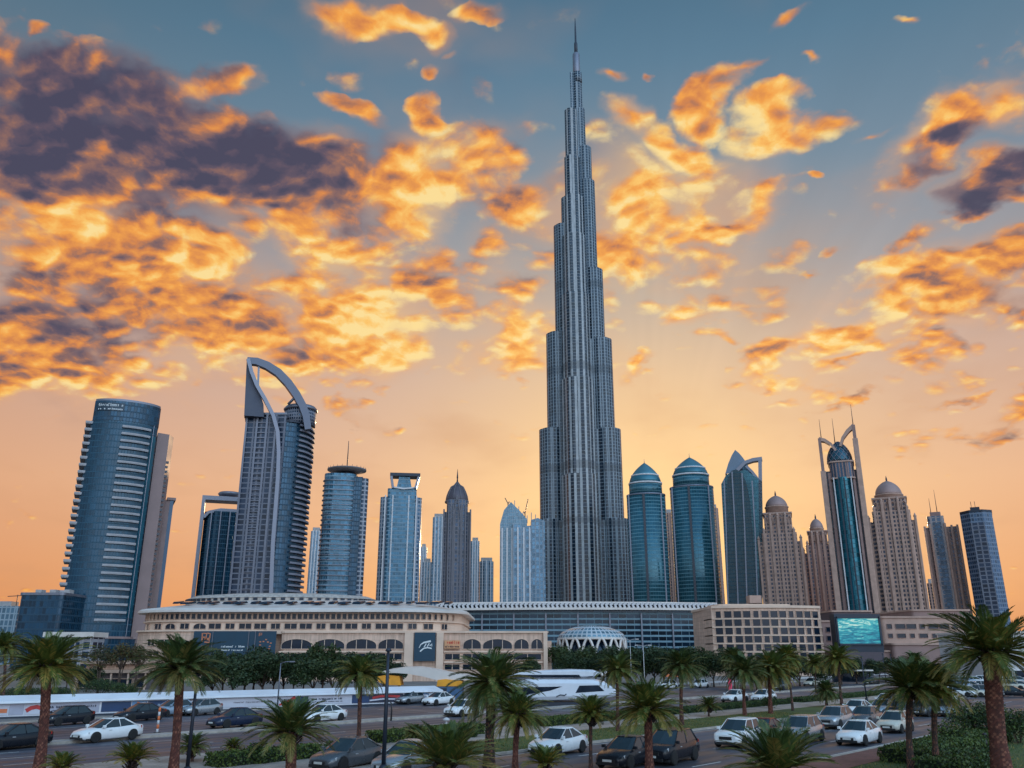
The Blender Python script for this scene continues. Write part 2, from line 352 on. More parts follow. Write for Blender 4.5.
# ------------------------------------------------------------------ ground and roads, laid out along (s) and across (n) the boulevard
DS, DN = Vector((.67, .742)).normalized(), Vector((-.742, .67)).normalized()
def sn(s, n, z=0.0):
    p = DS*s+DN*n; return (p.x, p.y, z)
ROAD_ANG = math.atan2(DS.y, DS.x)
def strip(name, n0, n1, s0, s1, z, m, kind='structure', seg=1):
    b = MB()
    for i in range(seg):
        a, c = s0+(s1-s0)*i/seg, s0+(s1-s0)*(i+1)/seg
        b.face([sn(a, n0, z), sn(c, n0, z), sn(c, n1, z), sn(a, n1, z)], uv=[(a, n0), (c, n0), (c, n1), (a, n1)])
    o = b.build(name, m)
    return props(o, kind=kind)
def asphalt(name, base):
    m = bpy.data.materials.new(name); m.use_nodes = True; q = G(m.node_tree); b = m.node_tree.nodes['Principled BSDF']
    uv = q.n('ShaderNodeTexCoord').outputs['UV']; u, v, _ = q.xyz(uv)
    fine = q.noise(uv, 9, 5, .7); wear = q.noise(q.comb(q.m('MULTIPLY', u, .06), q.m('MULTIPLY', v, 1.1), 0.0), 1.0, 4, .6); patch = q.noise(uv, .16, 4, .55)
    br = q.n('ShaderNodeTexBrick'); q.put(br.inputs['Vector'], uv); br.inputs['Scale'].default_value = 1; br.inputs['Brick Width'].default_value = 17; br.inputs['Row Height'].default_value = 3.75; br.inputs['Mortar Size'].default_value = .03; br.offset = .37
    br.inputs['Color1'].default_value = (.75, .75, .75, 1); br.inputs['Color2'].default_value = (1.2, 1.2, 1.2, 1); br.inputs['Mortar'].default_value = (.45, .45, .45, 1)   # resurfaced bays and their seams
    trk = q.m('COSINE', q.m('MULTIPLY', q.m('SUBTRACT', v, 25.2), 2*math.pi/1.875))                # wheel tracks, two to a lane
    patch = q.m('ADD', patch, q.m('MULTIPLY', trk, .10))
    t = q.m('ADD', q.m('ADD', q.m('MULTIPLY', fine, .25), q.m('MULTIPLY', wear, .75)), q.m('MULTIPLY', patch, .5))
    q.put(b.inputs['Base Color'], q.mix(1.0, q.mix(q.step(t, .5, .98), tuple(x*.5 for x in base)+(1,), tuple(x*1.7 for x in base)+(1,)), br.outputs[0], 'MULTIPLY'))
    q.put(b.inputs['Roughness'], q.step(patch, .3, .7, .42, .7))
    bp = q.n('ShaderNodeBump'); bp.inputs['Strength'].default_value = .25; bp.inputs['Distance'].default_value = .01; q.put(bp.inputs['Height'], fine); q.put(b.inputs['Normal'], bp.outputs[0])
    return m
def paving(name, a, bcol, w=.6, h=.3):
    m = bpy.data.materials.new(name); m.use_nodes = True; q = G(m.node_tree); b = m.node_tree.nodes['Principled BSDF']
    uv = q.n('ShaderNodeTexCoord').outputs['UV']
    br = q.n('ShaderNodeTexBrick'); q.put(br.inputs['Vector'], uv); br.inputs['Scale'].default_value = 1; br.inputs['Brick Width'].default_value = w; br.inputs['Row Height'].default_value = h
    br.inputs['Mortar Size'].default_value = .012; br.inputs['Color1'].default_value = a+(1,); br.inputs['Color2'].default_value = bcol+(1,); br.inputs['Mortar'].default_value = tuple(x*.5 for x in a)+(1,)
    dirt = q.step(q.noise(uv, .5, 5, .65), .3, .75, .55, 1.1)
    q.put(b.inputs['Base Color'], q.mix(1.0, br.outputs[0], q.comb(dirt, dirt, dirt), 'MULTIPLY')); b.inputs['Roughness'].default_value = .75
    return m
def turf(name, a, c):
    m = bpy.data.materials.new(name); m.use_nodes = True; q = G(m.node_tree); b = m.node_tree.nodes['Principled BSDF']
    co = q.n('ShaderNodeTexCoord').outputs['Object']
    t = q.m('ADD', q.m('MULTIPLY', q.noise(co, .35, 4, .6), .6), q.m('MULTIPLY', q.noise(co, 6, 4, .7), .5))
    q.put(b.inputs['Base Color'], q.mix(q.step(t, .35, .75), a+(1,), c+(1,))); b.inputs['Roughness'].default_value = .85
    return m
M_ROAD = asphalt('asphalt', (.062, .062, .078)); M_HIGHWAY = asphalt('highway_asphalt', (.056, .058, .076))
M_SIDE = paving('pale_pavers', (.44, .34, .29), (.50, .40, .34)); M_RED = paving('red_pavers', (.26, .10, .085), (.20, .085, .075), .3, .15)
M_PLAZA = paving('plaza_stone', (.22, .19, .18), (.27, .23, .21), 1.2, 1.2)
M_SAND = mat('sandy_ground', (.17, .135, .11), .9, var=.3, vscale=.05)
M_GRASS = turf('turf', (.030, .056, .012), (.08, .115, .026)); M_KERB = mat('kerb_stone', (.36, .31, .27), .8, var=.2, vscale=1.5)
M_PAINT = mat('road_paint', (.55, .53, .50), .6, var=.25, vscale=3); M_CONC = mat('concrete', (.34, .32, .32), .8, var=.18, vscale=.8)
b = MB(); b.face([(-6000, -600, 0), (6000, -600, 0), (6000, 9000, 0), (-6000, 9000, 0)]); props(b.build('ground', M_SAND), kind='structure')
strip('boulevard', 21.4, 36.4, -60, 330, .012, M_ROAD)
strip('highway', 49.2, 84.0, -80, 420, .012, M_HIGHWAY)
strip('plaza', 86.0, 175, -90, 420, .008, M_PLAZA)
def kerb(name, n0, n1, s0, s1, h=.14, m=None):
    b = MB(); p = [sn(s0, n0), sn(s1, n0), sn(s1, n1), sn(s0, n1)]
    b.prism([(x, y) for x, y, _ in p], 0, h); return props(b.build(name, m or M_KERB), kind='structure')
kerb('kerb', 36.4, 36.75, -60, 330); kerb('kerb', 21.05, 21.4, -60, 330); kerb('kerb', 48.9, 49.2, -80, 420); kerb('kerb', 84.0, 84.4, -80, 420, .14)
def raised(name, n0, n1, s0, s1, z, m): return strip(name, n0, n1, s0, s1, z, m)
raised('pavement', 42.4, 48.9, -80, 330, .13, M_SIDE); raised('pavement', 36.75, 42.4, -70, 24, .125, M_RED); raised('lawn', 36.75, 42.4, 36, 330, .125, M_GRASS)
raised('pavement', 36.75, 42.4, 24, 36, .127, M_SIDE)
raised('lawn', 9, 21.05, 25, 200, .11, M_GRASS); raised('path', 6.0, 9, 0, 200, .115, M_SIDE); raised('lawn', -80, 6.0, 20, 200, .105, M_GRASS)
raised('pavement', 18.6, 21.05, -20, 200, .125, M_RED)
kerb('median_kerb', 62.2, 62.5, -80, 420, .18); kerb('median_kerb', 63.3, 63.6, -80, 420, .18); raised('median', 62.5, 63.3, -80, 420, .15, M_CONC)
# lane lines, broken and solid
def dashes(n, s0, s1, on=3.0, off=6.0, w=.14, z=.017):
    b = MB(); s = s0
    while s < s1:
        b.face([sn(s, n-w/2, z), sn(s+on, n-w/2, z), sn(s+on, n+w/2, z), sn(s, n+w/2, z)]); s += on+off
    props(b.build('road_marking', M_PAINT), kind='structure')
for n in (25.2, 29.0, 32.7): dashes(n, -30, 200)
for n in (52.6, 56.0, 59.2, 67.5, 71.5, 75.5, 79.5): dashes(n, -70, 330, 3, 8)
for n in (21.9, 35.9, 49.8, 61.8, 64.2, 83.3): dashes(n, -70, 330, 400, 0, .12)

# ------------------------------------------------------------------ towers
TEAL = lin(24, 76, 100)[:3]; NAVY = lin(22, 48, 70)[:3]; PALEBLUE = lin(84, 120, 142)[:3]; DUSK = lin(52, 84, 108)[:3]
WHITE_C = lin(176, 172, 176)[:3]; STONE = lin(172, 140, 126)[:3]; STONE_D = lin(140, 112, 106)[:3]; GREYC = lin(120, 122, 134)[:3]
M_STEEL = mat('brushed_steel', lin(120, 122, 134), .45, .6, .1, .3); M_DARK = mat('dark_metal', lin(48, 54, 66), .5, .4, .15, 1)
M_WHITE = mat('white_cladding', lin(196, 192, 194), .55, 0, .1, .25); M_STONE = mat('pink_stone', STONE, .75, 0, .14, .25); M_STONED = mat('brown_stone', STONE_D, .75, 0, .14, .2)
M_BROWN = mat('taupe_cladding', lin(134, 112, 110), .6, .1, .1, .12); M_DGLASS = mat('dark_glass', lin(22, 36, 52), .12, .3, .25, .5)
M_TEALG = mat('teal_glass', lin(20, 84, 104), .12, .4, .2, .08); M_LETTER = mat('sign_lettering', lin(205, 208, 210), .5, 0, 0)
M_PANEL = mat('dark_sign_panel', lin(28, 50, 66), .4, .2, .1, .5); M_DOME = mat('dome_cladding', lin(150, 124, 120), .55, .2, .12, .15)
F_TEAL = facade('teal_curtain_wall', lin(16, 64, 88), lin(34, 74, 94), 1.6, 3.4, .12, .16, var=.14)
F_TEALD = facade('deep_teal_curtain_wall', lin(16, 54, 76), lin(30, 62, 82), 1.8, 3.4, .12, .2)
F_NAVY = facade('navy_banded_wall', NAVY, lin(150, 150, 158), 4.2, 3.4, .2, .34)
F_GRID = facade('pale_frame_wall', lin(26, 42, 62), lin(106, 108, 120), 5.2, 3.3, .24, .24)
F_BLUEBAND = facade('blue_banded_wall', lin(38, 82, 106), lin(110, 136, 152), 2.2, 3.4, .1, .34)
F_PALE = facade('pale_blue_wall', PALEBLUE, lin(140, 156, 168), 2.6, 3.6, .3, .22, var=.12)
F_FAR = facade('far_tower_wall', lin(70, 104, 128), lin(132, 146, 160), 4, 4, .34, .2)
F_STONE = facade('stone_window_wall', lin(40, 44, 58), STONE, 3.0, 3.5, .42, .42, var=.5)
F_STONE2 = facade('slender_stone_wall', lin(54, 56, 70), lin(150, 122, 114), 4.4, 3.5, .5, .3, var=.5)
F_STRIPE = facade('ribbed_tower_wall', lin(58, 76, 96), lin(150, 140, 140), 4.6, 3.6, .34, .2, var=.4)
F_TWIN = facade('twin_teal_wall', lin(46, 98, 114), lin(84, 124, 136), 2.4, 3.4, .05, .22, var=.1)
F_BLUE = facade('blue_window_wall', lin(40, 66, 92), lin(104, 118, 138), 2.4, 3.4, .22, .34, var=.5)

def scribble(b, x0, x1, z0, z1, y, n, seed, mi=0, t=.12):
    """a line of lettering too small to read in the photograph: letter-like strokes"""
    r = random.Random(seed); w = (x1-x0)/n; h = z1-z0; t = min(t, w*.3)
    for i in range(n):
        if r.random() < .12: continue
        a, c = x0+i*w+w*.08, x0+(i+1)*w-w*.14; k = r.random(); zz = z0+h*(1 if r.random() < .4 else .75)
        b.box(a, a+t, y-.03, y, z0, zz, mi)
        if k < .65: b.box(c-t, c, y-.03, y, z0, z0+h*.72, mi)
        if k < .8: b.box(a+t, c-t, y-.03, y, z0+h*.34, z0+h*.34+t*1.1, mi)
        if k > .3: b.box(a+t, c-t, y-.03, y, zz-t*1.1, zz, mi)
def X(px, Y, py=600): return at(px, py, Y)[0]
def Zt(px, py, Y): return at(px, py, Y)[1]
def tower(name, label, px, Y, group='skyscrapers along the skyline'):
    th = math.atan2(X(px, Y), Y)                              # every tower turns its front to the boulevard
    t = thing(name, label, 'skyscraper' if group else 'building', (X(px, Y), Y, 0), -th, group); t.scale = (math.cos(th), 1, 1)
    return t

# --- low glass block at the far left
Y = 420; x0 = X(41, Y); t = thing('office_block', 'low dark glass block left of the round banded tower', 'building', (x0, Y, 0))
hw = (X(63, Y)-X(19, Y))/2; h = Zt(40, 595, Y)
MB().prism(rrect(-hw, hw, 0, 30, 2), 0, h, 0, 1).build('glass_wall', [F_TEALD, M_CONC], t)
MB().prism(rrect(-hw-.4, hw+.4, -.4, 30.4, 2), h, h+1.2).build('roof', M_STEEL, t)
for i in range(3): MB().box(-hw+4+i*7, -hw+7+i*7, 6, 10, h+1.2, h+3).build('roof_unit', M_CONC, t)

# --- round banded tower with a lettered crown
Y = 450; t = tower('skyscraper', 'rounded teal tower with white balcony bands and lettered crown, leftmost of the skyline', 102, Y)
t.location.x -= 1.8
xl, xr = X(67, Y)-X(102, Y), X(139, Y)-X(102, Y); zt = Zt(125, 405, Y); zb = Zt(110, 424, Y)
def bow(x, out=0.0):
    k = 2*(x-xl)/(xr-xl)-1
    return -11*math.sqrt(max(0, 1-k*k*.86))+4-out
def bowpts(a, c, n=16, out=0.0): return [(a+(c-a)*i/n, bow(a+(c-a)*i/n, out)) for i in range(n+1)]
MB().prism(bowpts(xl, xr, 30)+[(xr, 24), (xl, 24)], 0, zb, 0, 1).build('glass_shaft', [F_TEAL, M_CONC], t)
pl = bowpts(xl+.5, xr+.3, 30, .3)+[(xr+.3, 20), (xl+.5, 20)]
MB().prism(pl, zb, zt, 0, 1).build('crown_band', [F_TEALD, M_CONC], t)
MB().prism([(x*.985, y*.985) for x, y in pl], zt, zt+1.2).build('roof', M_STEEL, t)
sg = MB(); a, c = xl+2, xl+17; sg.prism(bowpts(a, c, 6, .8)+[(c, bow(c, .2)), (a, bow(a, .2))], zb+5.2, zb+9.6); s = sg.build('sign', M_PANEL, t)
for row, (za, zc) in enumerate(((zb+7.6, zb+9.2), (zb+5.6, zb+6.7))):
    lb = MB()
    for i in range(13):
        xa = a+.7+i*1.05; scribble(lb, xa, xa+.95, za, zc, bow(xa+.5, .85), 1, row*50+i+3, t=.22)
    lb.build('lettering', M_LETTER, s)
NB = 27; fl = (zb-22)/NB
ba, bc = xl+(xr-xl)*.47, xl+(xr-xl)*.90
bal = MB(); bal.prism(bowpts(ba, bc, 12, 1.7)+bowpts(bc, ba, 12, -.6), 0, .4); bal.prism(bowpts(ba, bc, 12, 1.8)+bowpts(bc, ba, 12, 1.55), .4, 1.2); bal.box(ba-.2, ba+.1, bow(ba, 1.8), bow(ba, -.5), 0, 1.2)
M_BALC = mat('balcony_render', lin(150, 148, 152), .6, 0, .12, .4)
b0 = bal.build('balcony', M_BALC, t, (0, 0, 22))
sb = MB(); sb.rbox(xl-2.8, xl+2.0, -1, 12, 0, .4, .3); sb.rbox(xl-3.0, xl-2.6, -1.2, 12.2, .4, 1.5, .1); sb.box(xl-2.8, xl+1.5, -1.2, -.9, .4, 1.5)
s0 = sb.build('balcony', M_BALC, t, (0, 0, 22+fl*.5))
for k in range(1, NB):
    for o in (b0, s0):
        c2 = o.copy(); C.objects.link(c2); c2.parent = t; c2.location = (0, 0, o.location.z+fl*k)
MB().box(bc+1.2, bc+1.5, bow(bc+1.2, .6), bow(bc+1.2), 14, zb).build('mullion', M_STEEL, t)
MB().prism([(xl+(xr-xl)*.91, bow(xl+(xr-xl)*.91, .35)), (xr-.6, bow(xr-.6, .35)), (xr-.6, 6), (xl+(xr-xl)*.91, 6)], 24, zb-6).build('corner_glazing', M_TEALG, t)
# service slab with its column of slit windows
s1, s2 = X(140, Y)-X(102, Y), X(159, Y)-X(102, Y); zs = Zt(166, 433, Y+12)
sl = MB().prism([(s1, 4), (s2-3, 6), (s2, 12), (s2, 30), (s1, 30)], 0, zs).build('service_slab', M_BROWN, t)
wn = MB().box(s2-2.9, s2-1.3, 6.0, 7.0, 0, 1.3).build('slit_window', M_DGLASS, sl, (0, .2, 20))
for k in range(1, 34):
    c2 = wn.copy(); C.objects.link(c2); c2.parent = sl; c2.location = (-.15*(k % 3), .2, 20+(zs-34)*k/34)
s3, s4 = X(160, Y)-X(102, Y), X(169, Y)-X(102, Y); zs2 = Zt(172, 497, Y+20)
MB().prism([(s3-3, 20), (s4, 20), (s4, 40), (s3-3, 40)], 0, zs2, 0, 1).build('rear_slab', [facade('taupe_slit_wall', NAVY, lin(134, 112, 110), 9, 400, .62, 0), M_BROWN], t)
MB().box(s4-4, s4+1.2, 19, 41, zs2, zs2+1.5).build('rear_roof', M_BROWN, t)
MB().prism(bowpts(xl-2, xr+3, 24, 2.5)+[(xr+3, 32), (xl-2, 32)], 0, 13.5, 0, 1).build('podium', [F_TEALD, M_CONC], t)
MB().prism(bowpts(xl-2.6, xr+3.6, 24, 3.2)+[(xr+3.6, 32), (xl-2.6, 32)], 13.5, 14.6).build('podium_cornice', M_BROWN, t)

# --- teal tower in a square frame with a disc on top
Y = 640; t = tower('skyscraper', 'teal tower inside a grey portal frame with a flat disc on top', 211, Y)
o_ = X(211, Y); L, Rr = X(191, Y)-o_, X(232, Y)-o_; zt = Zt(205, 497, Y); zg = Zt(212, 512, Y)
MB().prism([(L+3, 3), (L+6, -2), (-2, -5), (Rr-4, -4), (Rr, 2), (Rr, 24), (L+3, 24)], 0, zg, 0, 1).build('glass_shaft', [F_TEAL, M_CONC], t)
MB().bar([(L+1.2, 4, 0), (L+1.2, 4, zt)], 2.6, 16).build('frame_post', M_STEEL, t)
MB().bar([(L, 4, zt-1.6), (Rr, 4, zt-1.6)], 3.2, 15.8).build('frame_beam', M_STEEL, t)
MB().bar([(L+2.6, 4, zg-5), (L+6, 4, zg-1), (0, 4, zg+1.2), (Rr, 4, zg+1)], 2.2, 15.5).build('frame_brace', M_STEEL, t)
for i in range(3): MB().box(L+8+i*7, L+8.8+i*7, -5.6, -3, 0, zg).build('fin', M_STEEL, t)
zd = Zt(221, 492, Y)
MB().lathe([(4, zt), (4, zd-3), (8, zd-2.4), (9.5, zd-.6), (8.5, zd+.6), (3, zd+1)], 28, cx=6, cy=6).build('roof_disc', M_STEEL, t)

# --- tower with the tall sickle arch
Y = 530; PX0 = 268; t = tower('skyscraper', 'balconied tower crowned by a tall sickle shaped steel arch', PX0, Y); o_ = X(PX0, Y)
def P(px, py, yo=0.0):
    x, z = at(px, py, Y); return (x-o_, yo, z)
L = X(229, Y, 590)-o_; S_ = X(272, Y, 590)-o_; Rr = X(301.5, Y, 590)-o_; ztl = P(237, 417)[2]; ztr = P(300, 424)[2]
def rarc(out=0.0, k0=0.0, k1=1.0, n=14):
    r = []
    for i in range(n+1):
        k = k0+(k1-k0)*i/n; a = R(-90+k*98)
        r.append((S_+(Rr-S_+out)*math.sin(R(90*k*1.02)), 16-(22+out)*math.cos(R(90*k*1.02))))
    return r
MB().prism([(L, 2), (S_, -6)]+[(S_, 20), (L, 20)], 0, ztl, 0, 1).build('framed_wing', [F_GRID, M_CONC], t)
MB().prism([(S_, -5.9)]+rarc()[1:]+[(Rr, 30), (S_, 30)], 0, ztr, 0, 1).build('glass_wing', [F_TEALD, M_CONC], t)
def lp(k, o): return (L+(S_-L)*k, 2-8*k-o)
for k in (.0, .26, .5, .72):
    b = MB(); a = lp(k, .9); c = lp(k+.05, .9); d = lp(k+.05, -.3); e = lp(k, -.3); b.prism([a, c, d, e], 0, ztl+.8); b.build('pier', M_STEEL, t)
fb_ = MB(); fb_.prism([lp(.30, .8), lp(.5, .8), lp(.5, -.2), lp(.30, -.2)], 0, .5); f0 = fb_.build('balcony', M_STEEL, t, (0, 0, 30))
NF = 36; fl = (ztl-32)/NF
rb = MB(); pts = rarc(1.9, .30, .98); rb.prism(pts+list(reversed(rarc(-.5, .30, .98))), 0, .35); rb.prism(pts+list(reversed(rarc(1.7, .30, .98))), .35, 1.2); r0 = rb.build('balcony', mat('grey_render', lin(112, 112, 124), .7), t, (0, 0, 29))
for k in range(1, NF):
    for o in (f0, r0):
        c2 = o.copy(); C.objects.link(c2); c2.parent = t; c2.location = (0, 0, o.location.z+fl*k)
        if o is r0: c2.scale = (1+.006*((k*7) % 4), 1+.012*((k*5) % 3), 1)
MB().prism([(x*1.01, y) for x, y in [(L-.8, 1), (S_, -6.8), (S_, 20), (L-.8, 20)]], ztl, ztl+1.4).build('parapet', M_STEEL, t)
MB().prism([(S_, -6.4)]+rarc(1.2)[1:]+[(Rr+1, 30), (S_, 30)], ztr, ztr+1.2).build('parapet', M_DARK, t)
# rooftop drum
zr = P(290, 403)[2]; cxr = (S_+Rr)/2
MB().lathe([(10.6, ztr+1.2), (10.6, zr-3)], 30, cx=cxr, cy=8, capmi=0).build('roof_drum', facade('drum_lattice', NAVY, GREYC, 1.6, 2.2, .4, .4), t)
MB().lathe([(11.2, zr-3), (11.7, zr-2), (10, zr), (4, zr+.6)], 30, cx=cxr, cy=8).build('drum_roof', M_STEEL, t)
sp = [(248.5, 366), (252, 379), (257, 391), (265, 404), (273, 419), (277.5, 435), (278.5, 455), (277.6, 480), (275, 515), (272.7, 545), (271, 590), (269, 640)]
MB().bar([P(a, c, -6.5) for a, c in sp], 2.4, 3.6).build('spine', M_STEEL, t)
ar = [(247.5, 367), (257, 367), (267, 370), (278, 376), (288, 385.5), (296, 396), (302.5, 407), (306, 417), (308, 430)]
MB().bar([P(a, c, -4.6) for a, c in ar], 4.4, 5, wfun=lambda k: .95+.25*math.sin(k*3.1)).build('arch', mat('arch_steel', lin(92, 96, 110), .45, .5, .12, .2), t)
b = MB(); tri = [P(247, 367), P(251, 378), P(256.5, 391), P(261, 400), P(263.5, 408), P(264, 420), P(244.5, 420)]
b.loft([[(x, -4.4, z) for x, _, z in tri], [(x, 2.5, z) for x, _, z in tri]]); b.build('blade', mat('blade_cladding', lin(66, 70, 84), .5, .4, .12, .2), t)
MB().bar([P(259, 369, -4), P(258, 393, -4)], 1.4, 3).build('blade_post', M_STEEL, t)
MB().tube([P(288, 405, -2), P(296, 397, -4)], .9).build('strut', M_STEEL, t)

# --- blue tower with helipad
Y = 640; t = tower('skyscraper', 'blue banded tower topped by a round helipad and a mast', 339, Y); o_ = X(339, Y)
L, Rr = X(316, Y)-o_, X(362.5, Y)-o_; zt = Zt(344, 474, Y)
n1, n2 = Rr-9.5, Rr-6.5
MB().prism(rrect(L, n1, -3, 26, 7, 6), 0, zt, 0, 1).build('glass_shaft', [F_BLUEBAND, M_CONC], t)
MB().prism([(n1-2, -1), (n2+2, -1), (n2+2, 20), (n1-2, 20)], 0, zt-2, 0, 1).build('recess', [F_TEALD, M_CONC], t)
MB().prism(rrect(n2, Rr, -1.5, 24, 3, 5), 0, zt-3, 0, 1).build('side_bay', [F_NAVY, M_CONC], t)
ft = MB(); ft.prism(rrect(L-.9, n1+.4, -3.9, 12, 7.4, 6), 0, .5); f0 = ft.build('floor_ledge', M_STEEL, t, (0, 0, 24))
for k in range(1, 30):
    c2 = f0.copy(); C.objects.link(c2); c2.parent = t; c2.location = (0, 0, 24+(zt-26)/30*k)
hz = Zt(344, 467, Y); hx = X(344, Y, 467)-o_; hx = 0
MB().lathe([(9, zt), (8, zt+2), (5, hz-2.5)], 24, cx=hx, cy=10, capmi=0).build('helipad_support', M_DARK, t)
MB().lathe([(8, hz-2.6), (15.4, hz-1), (15.4, hz), (14.9, hz), (14.8, hz-.2)], 36, cx=hx, cy=10).build('helipad', mat('helipad_deck', lin(116, 110, 112), .7), t)
MB().tube([(hx, 10, hz-1), (hx, 10, Zt(344, 452, Y)), (hx, 10, Zt(344, 438, Y))], [.55, .4, .2], 6).build('mast', M_DARK, t)
rl = MB(); 
for i in range(24):
    a = 2*math.pi*i/24; rl.box(hx+15*math.cos(a)-.15, hx+15*math.cos(a)+.15, 10+15*math.sin(a)-.15, 10+15*math.sin(a)+.15, hz, hz+1.3)
rl.build('railing', M_DARK, t)

# --- tower with the open trapezoid crown
Y = 720; t = tower('skyscraper', 'pale blue balconied tower with an open flared crown frame', 397, Y); o_ = X(397, Y)
L, Rr = X(375.5, Y)-o_, X(419, Y)-o_; zt = Zt(398, 497, Y); zu = Zt(400, 489, Y); zc = Zt(401, 476, Y)
MB().prism(rrect(L, Rr, 0, 30, 5, 4), 0, zt, 0, 1).build('shaft', [facade('balcony_grid_wall', lin(44, 74, 98), lin(146, 150, 160), 3.6, 3.4, .36, .3, var=.5), M_CONC], t)
MB().prism(rrect(L+6, Rr-5, -2.5, 26, 2, 4), 0, zu, 0, 1).build('centre_bay', [F_BLUEBAND, M_CONC], t)
for k in (.12, .3, .68, .86): MB().box(L+(Rr-L)*k-.5, L+(Rr-L)*k+.5, -3.2, -.2, 0, zt+1).build('pier', M_WHITE, t)
ca, cb = L+8.5, Rr-4.5
MB().bar([(ca+2, 2, zu), (ca, 2, zc)], 2.0, 14).build('crown_post', M_STEEL, t)
MB().bar([(cb-2, 2, zu), (cb+1, 2, zc)], 2.0, 14).build('crown_post', M_STEEL, t)
MB().bar([(ca-1, 2, zc+.4), (cb+2, 2, zc+.4)], 2.6, 15).build('crown_beam', M_DARK, t)
b = MB(); b.loft([[(ca+5, -3, zu), (cb-5, -3, zu), (cb-5, 8, zu), (ca+5, 8, zu)], [(ca+7, -3, zc-.9), (cb-7, -3, zc-.9), (cb-7, 8, zc-.9), (ca+7, 8, zc-.9)]]); b.build('crown_core', F_BLUEBAND, t)
MB().bar([(ca+2, 2.2, zu+.8), ((ca+cb)/2, 2.2, zu-.4), (cb-2, 2.2, zu+.8)], 1.2, 13).build('crown_sill', M_WHITE, t)

# --- pointed stone tower with ribs
Y = 740; t = tower('skyscraper', 'dark ribbed tower with a pointed dome and needle spire', 455, Y); o_ = X(455, Y)
L, Rr = X(441, Y)-o_, X(470, Y)-o_; z1 = Zt(457, 512, Y); z2 = Zt(457, 500, Y); z3 = Zt(457, 480, Y); z4 = Zt(457, 467, Y)
M_SLATE = mat('slate_stone', lin(104, 100, 106), .7, 0, .14, .25)
F_RIB = facade('ribbed_dark_wall', lin(34, 52, 74), lin(110, 106, 112), 3.2, 3.4, .4, .28, var=.5)
MB().prism(rrect(L, Rr, 0, 24, 2), 0, z1, 0, 1).build('shaft', [F_RIB, M_SLATE], t)
MB().prism(rrect(L+3, Rr-3, -1.6, 22, 3), 0, z2, 0, 1).build('upper_shaft', [F_RIB, M_SLATE], t)
for k in (.03, .2, .36, .64, .8, .97):
    MB().rbox(L+(Rr-L)*k-.7, L+(Rr-L)*k+.7, -2.9, 1, 0, z1+(6 if .15 < k < .85 else 2), .3).build('pilaster', M_SLATE, t)
for k in (.36, .64): MB().bar([(L+(Rr-L)*k, -2.2, z1-14), (L+(Rr-L)*(k*.8+.1), -2.4, z1-2), (0, -2.2, z2+4)], 1.0, 1.4).build('arch_rib', M_SLATE, t)
w = (Rr-L)/2-2.6
MB().lathe([(w, z2), (w*1.02, z2+1.5), (w*.93, z2+5), (w*.78, z2+9), (w*.55, z2+13.5), (w*.28, z3-3), (.6, z3)], 28, cy=9).build('dome', mat('slate_dome', lin(84, 76, 84), .5, .3, .15, .3), t)
for i in range(10):
    a = 2*math.pi*i/10
    MB().tube([(r*math.cos(a), 9+r*math.sin(a), z) for r, z in ((w*1.02, z2+1), (w*.95, z2+5), (w*.80, z2+9), (w*.57, z2+13.5), (w*.3, z3-3), (.6, z3))], .35, 5).build('dome_rib', M_SLATE, t)
MB().lathe([(w+1, z2-1.2), (w+1.2, z2), (w+.4, z2+.8)], 28, cy=9).build('dome_ring', M_SLATE, t)
MB().tube([(0, 9, z3-1), (0, 9, z3+3), (0, 9, z3+3.6), (0, 9, z4)], [.9, .5, .8, .12], 7).build('spire', M_DARK, t)

# --- plain towers far off, in their own pale and stone colours
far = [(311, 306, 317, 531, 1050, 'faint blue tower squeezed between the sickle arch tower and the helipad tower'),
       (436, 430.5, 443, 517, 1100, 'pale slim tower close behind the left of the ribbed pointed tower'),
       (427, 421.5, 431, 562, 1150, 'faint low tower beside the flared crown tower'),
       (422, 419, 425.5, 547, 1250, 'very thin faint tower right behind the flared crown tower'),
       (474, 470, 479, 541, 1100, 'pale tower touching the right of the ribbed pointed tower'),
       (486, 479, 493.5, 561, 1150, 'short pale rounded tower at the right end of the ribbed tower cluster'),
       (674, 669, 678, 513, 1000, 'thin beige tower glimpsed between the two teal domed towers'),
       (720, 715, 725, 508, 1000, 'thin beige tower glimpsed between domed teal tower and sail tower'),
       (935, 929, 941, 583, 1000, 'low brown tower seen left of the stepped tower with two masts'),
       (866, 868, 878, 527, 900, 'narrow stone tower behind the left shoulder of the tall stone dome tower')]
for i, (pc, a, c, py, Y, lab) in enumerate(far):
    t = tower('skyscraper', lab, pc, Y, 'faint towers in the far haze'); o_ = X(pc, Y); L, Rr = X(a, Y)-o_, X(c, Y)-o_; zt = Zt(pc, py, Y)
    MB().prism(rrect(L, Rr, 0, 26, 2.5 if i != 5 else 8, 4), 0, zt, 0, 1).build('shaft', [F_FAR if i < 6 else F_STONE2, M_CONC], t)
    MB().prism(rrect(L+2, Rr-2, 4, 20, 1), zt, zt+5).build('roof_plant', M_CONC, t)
    for k in (.22, .5, .78): MB().box(L+(Rr-L)*k-.6, L+(Rr-L)*k+.6, -.8, .3, 0, zt+1).build('pier', M_WHITE if i < 6 else M_STONE, t)

